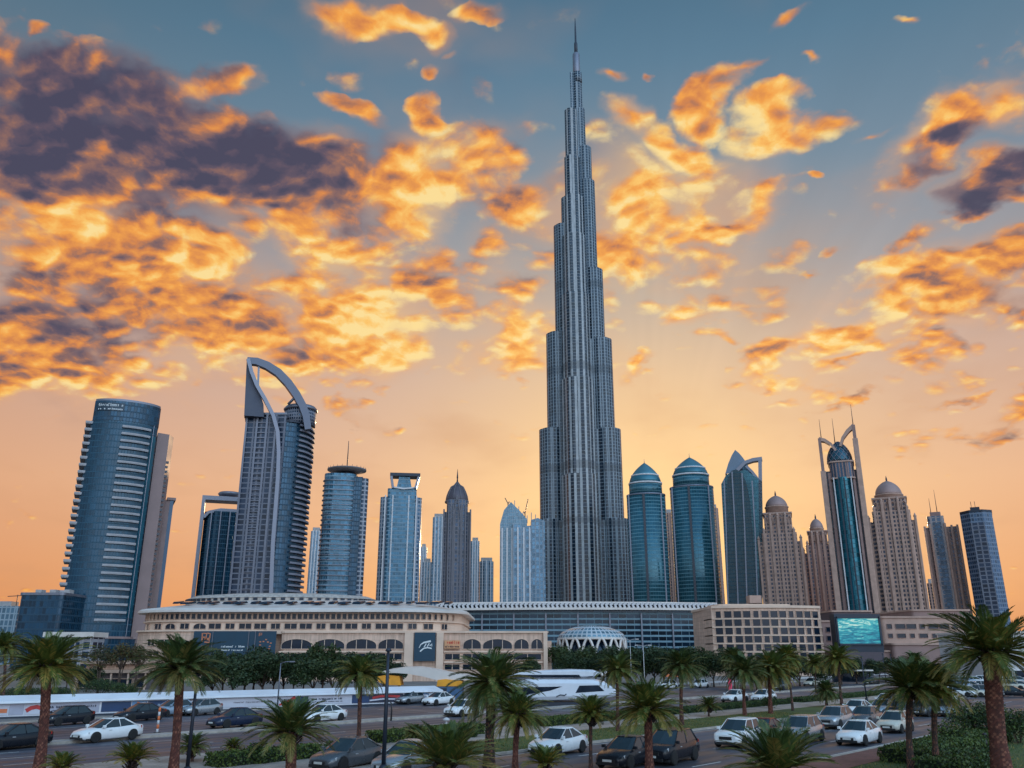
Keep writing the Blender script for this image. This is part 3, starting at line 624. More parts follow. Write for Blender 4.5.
# --- unfinished tower with cranes
Y = 860; t = tower('skyscraper', 'unfinished pale tower with a slanting top left of the tallest tower', 516, Y); o_ = X(516, Y)
def P(px, py, yo=0.0):
    x, z = at(px, py, Y); return (x-o_, yo, z)
L, Rr = X(499.5, Y)-o_, X(541, Y)-o_
def slab(pxs, y0, y1, m, name):
    b = MB(); pr = [P(a, c) for a, c in pxs]
    xs = [p[0] for p in pr]
    r0 = [(xs[0], y0, 0), (xs[-1], y0, 0), (xs[-1], y1, 0), (xs[0], y1, 0)]
    for i in range(len(pr)-1):
        a, c = pr[i], pr[i+1]
        b.loft([[(a[0], y0, 0), (c[0], y0, 0), (c[0], y1, 0), (a[0], y1, 0)], [(a[0], y0, a[2]), (c[0], y0, c[2]), (c[0], y1, c[2]), (a[0], y1, a[2])]], u0=a[0]-xs[0], capmi=1)
    return b.build(name, [m, M_CONC], t)
slab([(500, 524), (504, 510), (511, 502), (520, 511), (527, 519)], 0, 26, F_PALE, 'shaft')
slab([(513, 524), (524, 527), (531, 526)], -4, 20, F_FAR, 'front_shaft')
slab([(531, 519), (538, 517), (545, 520)], 6, 30, F_FAR, 'rear_shaft')
for k in (502, 507, 512, 518, 524, 530): MB().box(X(k, Y)-o_-.8, X(k, Y)-o_+.8, -5 if k > 512 else -1.2, 1, 0, P(k, 528)[2]).build('fin', M_WHITE, t)
for i in range(9):
    p = P(502+i*4.2, 524-[2, 10, 18, 20, 14, 8, 5, 8, 6][i], 3); MB().box(p[0]-.4, p[0]+.4, 2, 3, p[2]-4, p[2]+4).build('column_stub', M_CONC, t)
cz = [(508, 506, 505, 498, 'small crane with raised jib on the left peak of the unfinished tower'), (525, 516, 528, 499, 'crane with steep jib on the right side of the unfinished tower')]
for (a, c, a2, c2, lab) in cz:
    x, z = at(a, c, Y+8); k = thing('tower_crane', lab, 'crane', (x, Y+8, z-6), 0, 'cranes on the unfinished tower')
    x2, z2 = at(a2, c2, Y+8)
    MB().box(-.5, .5, -.5, .5, 0, 9).build('mast', M_DARK, k)
    MB().bar([(0, 0, 8.5), (x2-x, 0, z2-z+6)], .8, .8).build('jib', M_DARK, k)
    MB().bar([(0, 0, 8.5), (-(x2-x)*.5, 0, 10.5)], 1.0, .9).build('counter_jib', M_DARK, k)

# --- the tallest tower: three stepped wings round a core
Y = 931; PXB = 583; t = tower('skyscraper', 'tallest stepped tower tapering to a needle spire in the middle of the skyline', PXB, Y); o_ = X(PXB, Y)
F_BJ = facade('tall_tower_wall', lin(12, 32, 48), lin(118, 130, 140), 4.1, 3.9, .34, .16, grough=.2, gmetal=.2, var=.5, frough=.4,
              band=[(Zt(583, 528, Y), Zt(583, 522, Y)), (Zt(583, 474, Y), Zt(583, 466, Y)), (Zt(583, 376, Y), Zt(583, 368, Y)), (Zt(583, 290, Y), Zt(583, 283, Y))])
F_BJC = facade('tall_tower_centre_wall', lin(12, 30, 46), lin(148, 152, 156), 6.8, 3.9, .40, .08, grough=.2, gmetal=.2, var=.4, frough=.4,
              band=[(Zt(583, 528, Y), Zt(583, 522, Y)), (Zt(583, 474, Y), Zt(583, 466, Y)), (Zt(583, 376, Y), Zt(583, 368, Y))])
M_BR = mat('tower_terrace', lin(100, 104, 116), .6, .3)
xm = lambda px, py: at(px, py, Y)[0]-o_
def scallop(cx, cy, rx, ry, n, bump):
    """round wing end broken into small bays"""
    out = []
    for i in range(n*3):
        a = -math.pi/2+2*math.pi*i/(n*3); k = 1+bump*abs(math.sin(1.5*(a+math.pi/2)*n/math.pi*1.0471975))
        out.append((cx+rx*math.cos(a)*k, cy+ry*math.sin(a)*k))
    return out
# each wing: (outer edge px, py of the step top) from the ground outward-most tier upward
left = [(533, 520), (539, 429), (546, 333), (553.5, 225), (561, 197), (565.5, 117), (571.3, 72)]
right = [(631, 520), (620.5, 430), (611.5, 340), (602.5, 270), (594.5, 181), (591, 147), (584.7, 108), (581.8, 82)]
for k, (px, py) in enumerate(left):
    x, z = xm(px, py), Zt(px, py, Y); w = max(5, 17-k*1.7)
    cx = x+w; b = MB(); pts = scallop(cx, 6, w, w*1.1, 8, .05)
    b.prism([(p[0], p[1]) for p in pts], 0, z, 0, 1); b.prism([(cx-w*.3, -w*.85+6), (0, -w*.95+4), (0, 20), (cx-w*.3, w*.9+6)], 0, z-1.5, 0, 1)
    b.build('wing_tier', [F_BJ, M_BR], t)
for k, (px, py) in enumerate(right):
    x, z = xm(px, py), Zt(px, py, Y); w = max(4.5, 17-k*1.7)
    cx = x-w; b = MB(); pts = scallop(cx, 6, w, w*1.1, 8, .05)
    b.prism(pts, 0, z, 0, 1); b.prism([(0, -w*.95+4), (cx+w*.3, -w*.85+6), (cx+w*.3, w*.9+6), (0, 20)], 0, z-1.5, 0, 1)
    b.build('wing_tier', [F_BJ, M_BR], t)
front = [(18, -34, 480), (16.5, -28, 385), (15, -22, 300), (13, -17, 240), (11, -13, 200), (9, -10, 160), (7.5, -7, 112)]
for k, (w, y, py) in enumerate(front):
    z = Zt(578, py, Y); off = (xm(580, py))*.35
    b = MB(); b.prism(scallop(off*.0, y+w*.6, w, w*.9, 6, .10), 0, z, 0, 1); b.prism([(-w, y+w*.6), (w, y+w*.6), (w, 14), (-w, 14)], 0, z-2, 0, 1)
    b.build('front_wing_tier', [F_BJC, M_BR], t)
c = lambda px, py: (xm(px, py), 4, Zt(px, py, Y))
x0 = xm(576.2, 60)
MB().lathe([(6.2, Zt(576, 82, Y)), (6, Zt(576, 72, Y))], 14, cx=xm(577.3, 78), cy=4).build('pinnacle_base', F_BJ, t)
MB().lathe([(5.0, Zt(576, 90, Y)), (4.6, Zt(576, 53, Y)), (3.0, Zt(576, 51.5, Y))], 12, cx=x0, cy=4).build('pinnacle', M_STEEL, t)
MB().lathe([(2.3, Zt(576, 54, Y)), (2.2, Zt(576, 42, Y)), (1.3, Zt(576, 40, Y)), (1.1, Zt(576, 28, Y)), (.35, Zt(575, 16.5, Y))], 10, cx=x0, cy=4).build('spire', M_DARK, t)
for py in (528, 470, 372, 287):
    z = Zt(583, py, Y)
    MB().prism([(xx*1.0, yy) for xx, yy in scallop(0, 6, 19 if py > 300 else 15.5, 17, 8, .02)], z-1.5, z+1.5).build('plant_floor', M_BR, t)

# --- twin teal towers with pointed domes
def twin(pc, base, shoulder, sy, cyl, cy_, apex, apy, Y, lab):
    t = tower('skyscraper', lab, pc, Y, 'pair of teal domed towers'); o_ = X(pc, Y)
    w = (X(base[1], Y)-X(base[0], Y))/2; cx = (X(base[1], Y)+X(base[0], Y))/2-o_; zs = Zt(pc, sy, Y); zc = Zt(pc, cy_, Y); za = Zt(pc, apy, Y)
    w2 = w*(cyl[1]-cyl[0])/(shoulder[1]-shoulder[0])
    MB().lathe([(w, 0), (w, zs)], 44, cx=cx, cy=w*.8, sy=.8, capmi=1, sm=True, a0=-math.pi/2).build('glass_shaft', [F_TWIN, M_CONC], t)
    MB().lathe([(w*1.01, zs-1), (w*1.01, zs+.6), (w*.9, zs+1)], 44, cx=cx, cy=w*.8, sy=.8).build('shoulder_ring', M_STEEL, t)
    MB().lathe([(w2, zs), (w2, zc)], 40, cx=cx, cy=w*.8, sy=.84, capmi=1).build('neck', [F_TWIN, M_CONC], t)
    MB().lathe([(w2*1.02, zc), (w2*1.03, zc+1.6), (w2*.97, zc+1.8)], 40, cx=cx, cy=w*.8, sy=.84).build('neck_ring', M_WHITE, t)
    H = za-zc-1.6; prof = [(w2*.97*(1-k**1.75)**.92 if k < 1 else 0.15, zc+1.6+H*k) for k in [i/9 for i in range(10)]]
    MB().lathe(prof[:4], 40, cx=cx, cy=w*.8, sy=.84).build('dome_band', mat('dome_glass', lin(44, 98, 114), .2, .3, .15, .1), t)
    MB().lathe([(prof[3][0]*1.015, prof[3][1]-.5), (prof[3][0]*1.02, prof[3][1]+.9), (prof[3][0]*.98, prof[3][1]+1)], 40, cx=cx, cy=w*.8, sy=.84).build('dome_ring', M_WHITE, t)
    MB().lathe(prof[3:], 40, cx=cx, cy=w*.8, sy=.84).build('dome_cap', mat('dome_cap_metal', lin(76, 120, 134), .35, .4, .1, .1), t)
    MB().tube([(cx, w*.8, za-1), (cx, w*.8, za+4)], [.4, .1], 6).build('finial', M_STEEL, t)
    for dxx in (-.12, ): MB().box(cx+w*dxx-1.1, cx+w*dxx+1.1, -.8, 1.5, 0, zs-1).build('slot', M_DGLASS, t)
    for a in (-62, 50): MB().box(cx+w*math.sin(R(a))-.6, cx+w*math.sin(R(a))+.6, w*.8*(1-math.cos(R(a)))-1, w*.8*(1-math.cos(R(a)))+1, 0, zs).build('fin', M_STEEL, t)
twin(650, (630.5, 671.5), (628.5, 669.5), 493, (632, 667), 482, 648, 459.5, 800, 'shorter left one of the two round teal towers with pointed domes')
twin(698, (675.5, 722), (674, 717), 485, (676, 712), 473.5, 691, 453.5, 800, 'taller right one of the two round teal towers with pointed domes')

# --- sail tower with a square frame ear
Y = 770; t = tower('skyscraper', 'dark teal sail topped tower with a pierced square corner at its right', 745, Y); o_ = X(745, Y)
def P(px, py, yo=0.0):
    x, z = at(px, py, Y); return (x-o_, yo, z)
def plate(pxs, y0, y1, m, name):
    b = MB(); q = [P(a, c) for a, c in pxs]; b.loft([[(x, y0, z) for x, _, z in q], [(x, y1, z) for x, _, z in q]], capmi=0)
    for i in range(len(b.uv)): b.uv[i] = [(b.v[k][0], b.v[k][2]) for k in b.f[i]]
    return b.build(name, m, t)
F_SAIL = facade('sail_tower_wall', lin(36, 92, 108), lin(58, 104, 118), 2.2, 3.4, .06, .2, var=.12)
plate([(730, 654.9), (763.9, 654.9), (762, 600), (763, 530), (762, 482), (745, 470), (726, 474), (721, 483), (724, 540), (727, 600)], 2, 26, F_SAIL, 'glass_shaft')
plate([(725, 472), (728, 462), (731.5, 454), (735, 448.5), (739, 452), (743, 457), (747, 463), (749, 472)], 6, 20, mat('sail_metal', lin(96, 112, 130), .4, .4, .12, .1), 'sail')
plate([(732, 654.9), (758.6, 654.9), (755, 560), (750, 500), (746, 482), (741, 473), (736, 469.5), (731, 471), (727, 480), (726, 500), (728, 560)], -1, 2.2, facade('sail_front_wall', lin(12, 52, 66), lin(24, 66, 80), 2.2, 3.4, .08, .16, var=.12), 'front_glazing')
for a, c, d in ((728, 724, 480), (738, 732, 472), (747, 742, 474), (757.5, 752, 482)):
    MB().bar([P(a+1.8, 654.9, -1.6), P(a, 600, -1.6), P((a+c)/2+.2, 530, -1.6), P(c, d, -1.2)], 1.1, 2).build('fin', M_STEEL, t)
MB().bar([P(762.4, 654.9, 6), P(760.5, 600, 6), P(760.8, 530, 6), P(760, 460, 6)], 3.4, 8).build('frame_post', M_STEEL, t)
MB().bar([P(737, 470, 6), P(745, 462.5, 6), P(753, 460.2, 6), P(762, 459.5, 6)], 3.2, 8.2).build('frame_beam', M_STEEL, t)
MB().bar([P(746, 466, 6), P(752, 472, 6), P(758, 480, 6)], 2.4, 7.6).build('frame_brace', M_STEEL, t)
plate([(742, 466), (747, 463.5), (751, 472), (758, 482), (745, 486)], 3, 9, F_TEAL, 'frame_web')

# --- stone towers with domes
def stone_dome(pc, base, sh, shy, up, upy, drum, dy0, apy, Y, lab, fm=None, dome_m=None, group='domed stone towers'):
    t = tower('skyscraper', lab, pc, Y, group); o_ = X(pc, Y); fm = fm or F_STONE
    L, Rr = X(base[0], Y)-o_, X(base[1], Y)-o_; w = Rr-L; zs = Zt(pc, shy, Y); zu = Zt(pc, upy, Y); zd = Zt(pc, dy0, Y); za = Zt(pc, apy, Y)
    sc = w/(sh[1]-sh[0]); cx = (L+Rr)/2; uw = (up[1]-up[0])*sc/2; dw_ = (drum[1]-drum[0])*sc/2
    MB().prism(rrect(L, Rr, 0, w*.8, 1.5), 0, zs*.93, 0, 1).build('shaft', [fm, M_STONED], t)
    MB().prism(rrect(L+w*.1, Rr-w*.1, -2.5, w*.8, 1.5), 0, zs, 0, 1).build('front_bay', [fm, M_STONED], t)
    MB().prism(rrect(cx-uw, cx+uw, -1, w*.72, 1.5), zs-6, zu, 0, 1).build('upper_shaft', [fm, M_STONED], t)
    for k in (.02, .16, .33, .5, .67, .84, .98):
        mid = .3 < k < .7
        zz = zu-2 if mid else (zs+1.5 if .1 < k < .9 else zs*.93+2.5)
        MB().rbox(L+w*k-1.1, L+w*k+1.1, -3.9 if .1 < k < .9 else -1.2, 1, 0, zz, .4).build('pilaster', M_STONE, t)
        MB().lathe([(1.3, zz), (1.5, zz+.6), (.9, zz+1.6), (.1, zz+3.4)], 8, cx=L+w*k, cy=-2.4 if .1 < k < .9 else 0).build('finial', M_STONE, t)
    for i in range(6):
        k = (i+.5)/6; MB().bar([(cx-uw+2*uw*k-uw*.12, -1.5, zu-9), (cx-uw+2*uw*k-uw*.12, -1.5, zu-4), (cx-uw+2*uw*k, -1.5, zu-2.2), (cx-uw+2*uw*k+uw*.12, -1.5, zu-4), (cx-uw+2*uw*k+uw*.12, -1.5, zu-9)], .7, 1).build('arch_rib', M_STONE, t)
    MB().rbox(cx-uw-.8, cx+uw+.8, -1.8, w*.72+.8, zu, zu+1.4, .4).build('cornice', M_STONE, t)
    MB().lathe([(dw_, zu+1.4), (dw_, zd), (dw_*1.06, zd+.2), (dw_*1.06, zd+1.2), (dw_*.98, zd+1.4)], 32, cx=cx, cy=w*.36).build('drum', M_STONE, t)
    H = za-zd-1.2; prof = [(dw_*.98*max(.02, (1-k**2.0))**.68, zd+1.2+H*k) for k in [i/10 for i in range(11)]]
    MB().lathe(prof, 36, cx=cx, cy=w*.36).build('dome', dome_m or M_DOME, t)
    MB().tube([(cx, w*.36, za-.8), (cx, w*.36, za+1.6), (cx, w*.36, za+4.6)], [.7, .8, .1], 6).build('finial', M_DARK, t)
    return t
stone_dome(785, (763, 808), (762, 806), 533, (770, 798), 514, (773, 796.5), 506, 493, 760, 'pale pink stone tower with smooth dome between the sail tower and the crowned tower')
stone_dome(825, (808, 841), (806, 838), 545, (808, 827), 532, (810, 824), 528, 517, 820, 'lesser stone tower with a small dome, half hidden by the crowned tower', F_STONE2)
stone_dome(902, (878, 928), (873, 920), 511, (878, 911), 499, (880, 908), 494, 478, 700, 'tall stone tower with the largest dome, right of the crowned tower', F_STONE)

# --- crowned tower: stone piers, teal centre, two horns
Y = 640; t = tower('skyscraper', 'stone and teal tower with lattice dome between two curved horns', 857, Y); o_ = X(857, Y)
def P(px, py, yo=0.0):
    x, z = at(px, py, Y); return (x-o_, yo, z)
L, Rr = X(835, Y)-o_, X(878.5, Y)-o_; w = Rr-L; zt = P(842, 470)[2]
cw = w*.28
MB().prism(rrect(L, Rr, 2, 26, 1.5), 0, zt, 0, 1).build('shaft', [facade('stripe_dark_wall', lin(24, 40, 56), lin(96, 84, 88), 3.4, 3.6, .3, .2), M_STONED], t)
for (a, c, yo, m, zz) in ((0, .13, -1.5, M_STONE, P(820, 470)[2]), (.17, .25, -1, M_STONED, P(828, 472)[2]), (.76, .82, -1, M_STONED, P(855, 472)[2]), (.87, 1, -1.5, M_STONE, P(862, 440)[2])):
    MB().rbox(L+w*a, L+w*c, yo, 12, 0, zz, .4).build('pier', m, t)
for a in (.30, .72): MB().box(L+w*a-.45, L+w*a+.45, -4.6, 0, 0, P(845, 478)[2]).build('fin', M_WHITE, t)
arc = [(L+w*(.31+.40*i/10), -2-3.2*math.sin(math.pi*i/10)) for i in range(11)]
MB().prism(arc+[(L+w*.71, 4), (L+w*.31, 4)], 0, P(845, 478)[2], 0, 1).build('centre_glazing', [facade('bright_teal_wall', lin(10, 84, 100), lin(20, 96, 108), 2.2, 3.4, .06, .1), M_STONED], t)
for a in (.42, .55): MB().box(L+w*a-.5, L+w*a+.5, -5.7, -1, 0, P(845, 479)[2]).build('mullion', M_DARK, t)
zb1, zb2 = P(842, 478)[2], P(842, 463)[2]
MB().prism(rrect(L+w*.22, L+w*.82, -3.5, 20, 5, 5), zb1, zb2, 0, 1).build('arcade_drum', [facade('arcade_wall', NAVY, STONE_D, 2.6, 30, .4, .1), M_STONED], t)
MB().prism(rrect(L+w*.20, L+w*.84, -4.2, 21, 5, 5), zb2, zb2+1.2).build('cornice', M_STONE, t)
MB().prism(rrect(L+w*.20, L+w*.84, -4.2, 21, 5, 5), zb1-1, zb1).build('cornice', M_STONE, t)
dr = w*.31; dcx = L+w*.5; za = P(839.5, 440)[2]
prof = [(dr*max(.03, 1-k**2.1)**.7, zb2+1.2+(za-zb2-1.2)*k) for k in [i/9 for i in range(10)]]
MB().lathe(prof, 30, cx=dcx, cy=7).build('dome', mat('teal_dome', lin(26, 72, 88), .25, .4, .2, .3), t)
for i in range(14):
    for sgn in (1, -1):
        pts = []
        for k, (r, z) in enumerate(prof): a = 2*math.pi*i/14+sgn*k*.16; pts.append((dcx+(r+.15)*math.cos(a), 7+(r+.15)*math.sin(a), z))
        MB().tube(pts, .28, 4).build('dome_lattice', M_STEEL, t)
zz = lambda py: P(845, py)[2]
xq, xw = L+w*.065, L+w*.935
MB().bar([(xq, 2, zz(474)), (xq, 2, zz(437))], 2.4, 6).build('horn_post', M_STONED, t)
MB().bar([(xq-.6, 2, zz(437.5)), (xq+4, 2, zz(439.2)), (xq+8.5, 2, zz(443.5)), (xq+12, 2, zz(450.5))], 2.6, 5.8, wfun=lambda k: 1.15-.5*k).build('horn', M_STONE, t)
MB().bar([(xw, 2, zz(445)), (xw, 2, zz(426.5))], 2.6, 6).build('horn_post', M_STONED, t)
MB().bar([(xw+.4, 2, zz(427)), (xw-5, 2, zz(432)), (xw-9.5, 2, zz(438.5)), (xw-12.2, 2, zz(446.5))], 2.8, 5.8, wfun=lambda k: 1.15-.5*k).build('horn', M_STONE, t)
for (xx, y0, y1) in ((xq+1.5, 440, 417), (dcx-2, 444, 417), (xw, 430, 405)): MB().tube([(xx, 3, zz(y0)), (xx, 3, zz(y1))], [.45, .12], 5).build('mast', M_DARK, t)

# --- stepped tower with two masts
Y = 730; t = tower('skyscraper', 'brown and blue stepped tower carrying two thin masts', 952, Y); o_ = X(952, Y)
L, Rr = X(934, Y)-o_, X(970.5, Y)-o_; w = Rr-L; zt = Zt(945, 527, Y); zu = Zt(945, 516, Y)
MB().prism(rrect(L, Rr, 0, 26, 2), 0, zt, 0, 1).build('shaft', [F_STONE2, M_STONED], t)
MB().prism(rrect(L+w*.14, L+w*.62, -2, 20, 2), 0, zu, 0, 1).build('upper_shaft', [F_STRIPE, M_STONED], t)
MB().box(L+w*.34, L+w*.5, -2.8, 0, 0, zu-6).build('glazing_strip', facade('slate_strip_wall', lin(52, 74, 96), lin(92, 100, 112), 2.2, 3.4, .1, .3), t)
for k in (.04, .2, .62, .8, .96): MB().rbox(L+w*k-1, L+w*k+1, -2.8, 1, 0, zt+(3 if .1 < k < .7 else 1), .3).build('pilaster', M_STONE, t)
MB().prism(rrect(L+w*.24, L+w*.55, 2, 14, 1), zu, zu+4).build('roof_plant', M_STONED, t)
for (a, y1) in ((.28, 497), (.46, 489)): MB().tube([(L+w*a, 4, zu), (L+w*a, 4, Zt(936, y1, Y))], [.5, .12], 5).build('mast', M_DARK, t)

# --- plain blue tower at the far right
Y = 690; t = tower('skyscraper', 'plain slate blue office tower, last at the right end of the skyline', 991, Y); o_ = X(991, Y)
L, Rr = X(973.5, Y)-o_, X(1007, Y)-o_; w = Rr-L; zt = Zt(980, 512, Y)
MB().prism([(L, 6), (L+w*.3, -2), (L+w*.72, -2), (Rr, 5), (Rr, 26), (L, 26)], 0, zt, 0, 1).build('shaft', [F_BLUE, M_CONC], t)
MB().prism([(L+w*.3, -2.6), (L+w*.72, -2.6), (L+w*.72, 2), (L+w*.3, 2)], 0, zt-9, 0, 1).build('centre_bay', [F_GRID, M_CONC], t)
MB().prism([(L, 5.4), (L+w*.3, -2.8), (L+w*.72, -2.8), (Rr+.4, 4.6), (Rr+.4, 26), (L, 26)], zt, zt+1.5).build('parapet', M_DARK, t)
MB().box(L+w*.35, L+w*.65, 6, 16, zt+1.5, zt+5).build('roof_plant', M_DARK, t)
for k in (.4, .52): MB().tube([(L+w*k, 8, zt+4), (L+w*k, 8, zt+10)], .25, 5).build('mast', M_DARK, t)
# --- small pale buildings at the very left
Y = 520; t = thing('office_block', 'low pale block with roof crane at the left edge', 'building', (X(8, Y), Y, 0)); h = Zt(8, 606, Y)
MB().prism(rrect(-16, 7, 0, 24, 1), 0, h, 0, 1).build('shaft', [F_PALE, M_CONC], t)
MB().box(-8, 0, 4, 12, h, h+3).build('roof_plant', M_CONC, t)
MB().tube([(2, 6, h), (2, 6, h+7)], .25, 5).build('roof_mast', M_DARK, t); MB().bar([(-4, 6, h+6), (7, 6, h+6.6)], .4, .4).build('roof_jib', M_DARK, t)

# ------------------------------------------------------------------ the shopping hall with its round roof
def clad(name, col, w, h):
    m = bpy.data.materials.new(name); m.use_nodes = True; q = G(m.node_tree); b = m.node_tree.nodes['Principled BSDF']; uv = q.n('ShaderNodeTexCoord').outputs['UV']; u, v, _ = q.xyz(uv)
    br = q.n('ShaderNodeTexBrick'); q.put(br.inputs['Vector'], uv); br.inputs['Scale'].default_value = 1; br.inputs['Brick Width'].default_value = w; br.inputs['Row Height'].default_value = h; br.inputs['Mortar Size'].default_value = .03
    br.inputs['Color1'].default_value = tuple(x*.93 for x in col[:3])+(1,); br.inputs['Color2'].default_value = tuple(x*1.05 for x in col[:3])+(1,); br.inputs['Mortar'].default_value = tuple(x*.55 for x in col[:3])+(1,)
    st = q.step(q.noise(q.comb(q.m('MULTIPLY', u, 1.3), q.m('MULTIPLY', v, .12), 0.0), 1.0, 5, .65), .35, .72, 1.06, .72)      # rain streaks
    gr_ = q.step(q.noise(uv, .12, 4, .6), .3, .7, .86, 1.08); k = q.m('MULTIPLY', st, gr_)
    q.put(b.inputs['Base Color'], q.mix(1.0, br.outputs[0], q.comb(k, k, k), 'MULTIPLY')); b.inputs['Roughness'].default_value = .8; return m
M_CREAM = clad('cream_cladding', lin(210, 176, 156), 2.4, 1.1); M_CREAM2 = mat('pale_render', lin(212, 182, 162), .75, 0, .1, .2)
M_ROOFW = mat('white_roof_sheet', lin(206, 196, 190), .5, .1, .12, .12); M_PANE = mat('window_glass', lin(18, 34, 50), .12, .0, .45, .35, spec=.35)
M_BANNER = mat('teal_banner', lin(20, 56, 76), .5, .1, .12, .2); M_GOLD = mat('gold_emblem', lin(190, 120, 90), .5, .3, .1, 2)
M_LOUVRE = facade('louvre_wall', lin(12, 34, 50), lin(104, 132, 146), 3.0, 2.0, .05, .34, var=.4)
def wall_y(x, x0, x1, yf, r):
    """front line of a rounded block: depth and heading at x"""
    if x < x0+r: k = (x0+r-x)/r; k = min(.999, k); return yf+r-r*math.sqrt(1-k*k), -math.asin(k)
    if x > x1-r: k = (x-x1+r)/r; k = min(.999, k); return yf+r-r*math.sqrt(1-k*k), math.asin(k)
    return yf, 0.0
WIN = {}
def window(w, h, parent, x, y, z, ang=0, arch=False, frame=None, depth=.22, name='window', pane=None, cols=1):
    key = (round(w, 1), round(h, 1), arch, (frame or M_CREAM2).name, (pane or M_PANE).name, cols)
    if key not in WIN:
        b = MB(); f = min(.10, h*.06)
        if arch:
            n = 12; o = [(-w/2, 0), (w/2, 0)]+[(w/2*math.cos(math.pi*i/n), h*.35+h*.65*math.sin(math.pi*i/n)) for i in range(n+1)]
            i_ = [(a*(1-2*f/w), f+c*(1-2*f/h)) for a, c in o]
        else:
            o = [(-w/2, 0), (w/2, 0), (w/2, h), (-w/2, h)]; i_ = [(-w/2+f, f), (w/2-f, f), (w/2-f, h-f), (-w/2+f, h-f)]
        b.loft([[(a, .05, c) for a, c in o], [(a, -depth, c) for a, c in o], [(a, -depth, c) for a, c in i_], [(a, -.03, c) for a, c in i_]], 0, caps=(False, False))
        b.face([(a, -.03, c) for a, c in i_], 1)
        for c in range(1, cols): xx = -w/2+w*c/cols; b.box(xx-.06, xx+.06, -.12, -.02, f, h*(.9 if arch else 1)-f, 0)
        WIN[key] = b.build(name, [frame or M_CREAM2, pane or M_PANE], parent); o2 = WIN[key]
    else:
        o2 = WIN[key].copy(); C.objects.link(o2); o2.parent = parent
    o2.location = (x, y, z); o2.rotation_euler = (0, 0, ang); return o2

Y = 198; t = thing('shopping_hall', 'long cream shopping hall with round white roof and arched windows', 'building', (X(340, Y, 645), Y, 0)); o_ = X(340, Y, 645)
def mx(px, py=645, yy=0): return at(px, py, Y+yy)[0]-o_
def mz(py, yy=0, px=340): return at(px, py, Y+yy)[1]
xa, xb, xe = mx(114), mx(458), mx(547); zf = mz(631.5); ze = mz(612); r1 = 15
low = MB(); low.prism(rrect(xa, mx(300), 0, 60, r1, 8), 0, zf); low.prism(rrect(mx(279), xe, .6, 46, 1, 2), 0, zf-.3)
low.build('lower_storey', M_CREAM, t)
led = MB(); led.prism(rrect(xa-.4, mx(300), -.4, 60, r1, 8), zf, zf+.35); led.prism(rrect(mx(279), xe+.4, .2, 46, 1, 2), zf-.3, zf+.1); led.build('ledge', M_CREAM2, t)
MB().prism(rrect(xa+1, xb, 1, 66, r1, 10), zf-.5, ze).build('drum', M_CREAM2, t)
rf = MB(); R0 = rrect(xa-.8, xb+1.6, -.8, 67, r1+1, 10); R1 = rrect(xa-.2, xb+1, -.2, 66, r1+.6, 10); R2 = rrect(xa+15, xb-14, 17, 50, 12, 10)
zt = Zt(300, 600.5, Y+17)
rf.loft([[(x, y, ze) for x, y in R0], [(x, y, ze+.5) for x, y in R0], [(x, y, ze+.9) for x, y in R1], [(x*.5+u*.5, y*.5+w_*.5, ze+(zt-ze)*.66) for (x, y), (u, w_) in zip(R1, R2)], [(x, y, zt) for x, y in R2]], sm=False); rf.build('roof', M_ROOFW, t)
for i in range(22):                                         # dark rooflights on the slope of the roof
    x = mx(160+i*13.6); k = .35+.08*((i*7) % 3)
    zz = ze+.9+(zt-ze-.9)*(.52 if i % 2 else .60)+.02; yy = 6.0 if i % 2 else 8.2
    b = MB(); w = 1.5 if i % 3 else 1.0
    b.loft([[(-w, -1.4, -.35), (w*.4, -1.7, -.35), (w, 1.2, .12), (-w*.5, 1.5, .12)], [(-w*.8, -1.2, .15), (w*.4, -1.4, .15), (w*.8, 1.0, .5), (-w*.4, 1.2, .5)]]); b.build('rooflight', M_DGLASS, t, (x, yy, zz))
dc = mx(288, 600, 40); rx_ = 95*(Y+34)/868
dl = MB(); H0, H1 = zt-.2, Zt(288, 592.5, Y+26)
dl.lathe([(rx_, H0), (rx_, H0+.5), (rx_*.985, H0+.6), (rx_*.98, H0+1.2), (rx_*1.0, H0+1.3), (rx_*.9, H1-.6), (rx_*.6, H1-.1), (rx_*.2, H1+.2)], 60, cx=dc, cy=34, sy=.5, sm=False); dl.build('upper_roof', mat('roof_lattice', lin(176, 164, 156), .6, .1, .25, 1.2), t)
for i in range(34):
    a = math.pi+math.pi*(i+.5)/34; b = MB(); b.box(-.5, .5, -.15, .1, 0, .55); b.build('roof_vent', M_DARK, t, (dc+rx_*1.0*math.cos(a), 34+rx_*.5*math.sin(a), H0+.62), math.atan2(math.cos(a)*.5, -math.sin(a)))
# windows of the drum, two rows
n = 58
for i in range(n):
    x = xa+2.2+(xb-xa-3.4)*(i+.5)/n; y, a = wall_y(x, xa+1, xb, 1, r1); window(1.1*max(.5, math.cos(a)), mz(613.2)-mz(619.2), t, x, y, mz(619.2), a, frame=M_CREAM)
n = 21
for i in range(n):
    x = xa+3+(xb-xa-5)*(i+.5)/n; y, a = wall_y(x, xa+1, xb, 1, r1); window(2.9*max(.4, math.cos(a))*(1 if i % 3 else .75), mz(623)-mz(629), t, x, y, mz(629), a, frame=M_CREAM, cols=2, arch=i in (2, 4))
MB().prism([(x*1.0, y) for x, y in rrect(xa+.6, xb+.4, .6, 66, r1, 10)], mz(621.6), mz(620.4)).build('string_course', M_CREAM2, t)
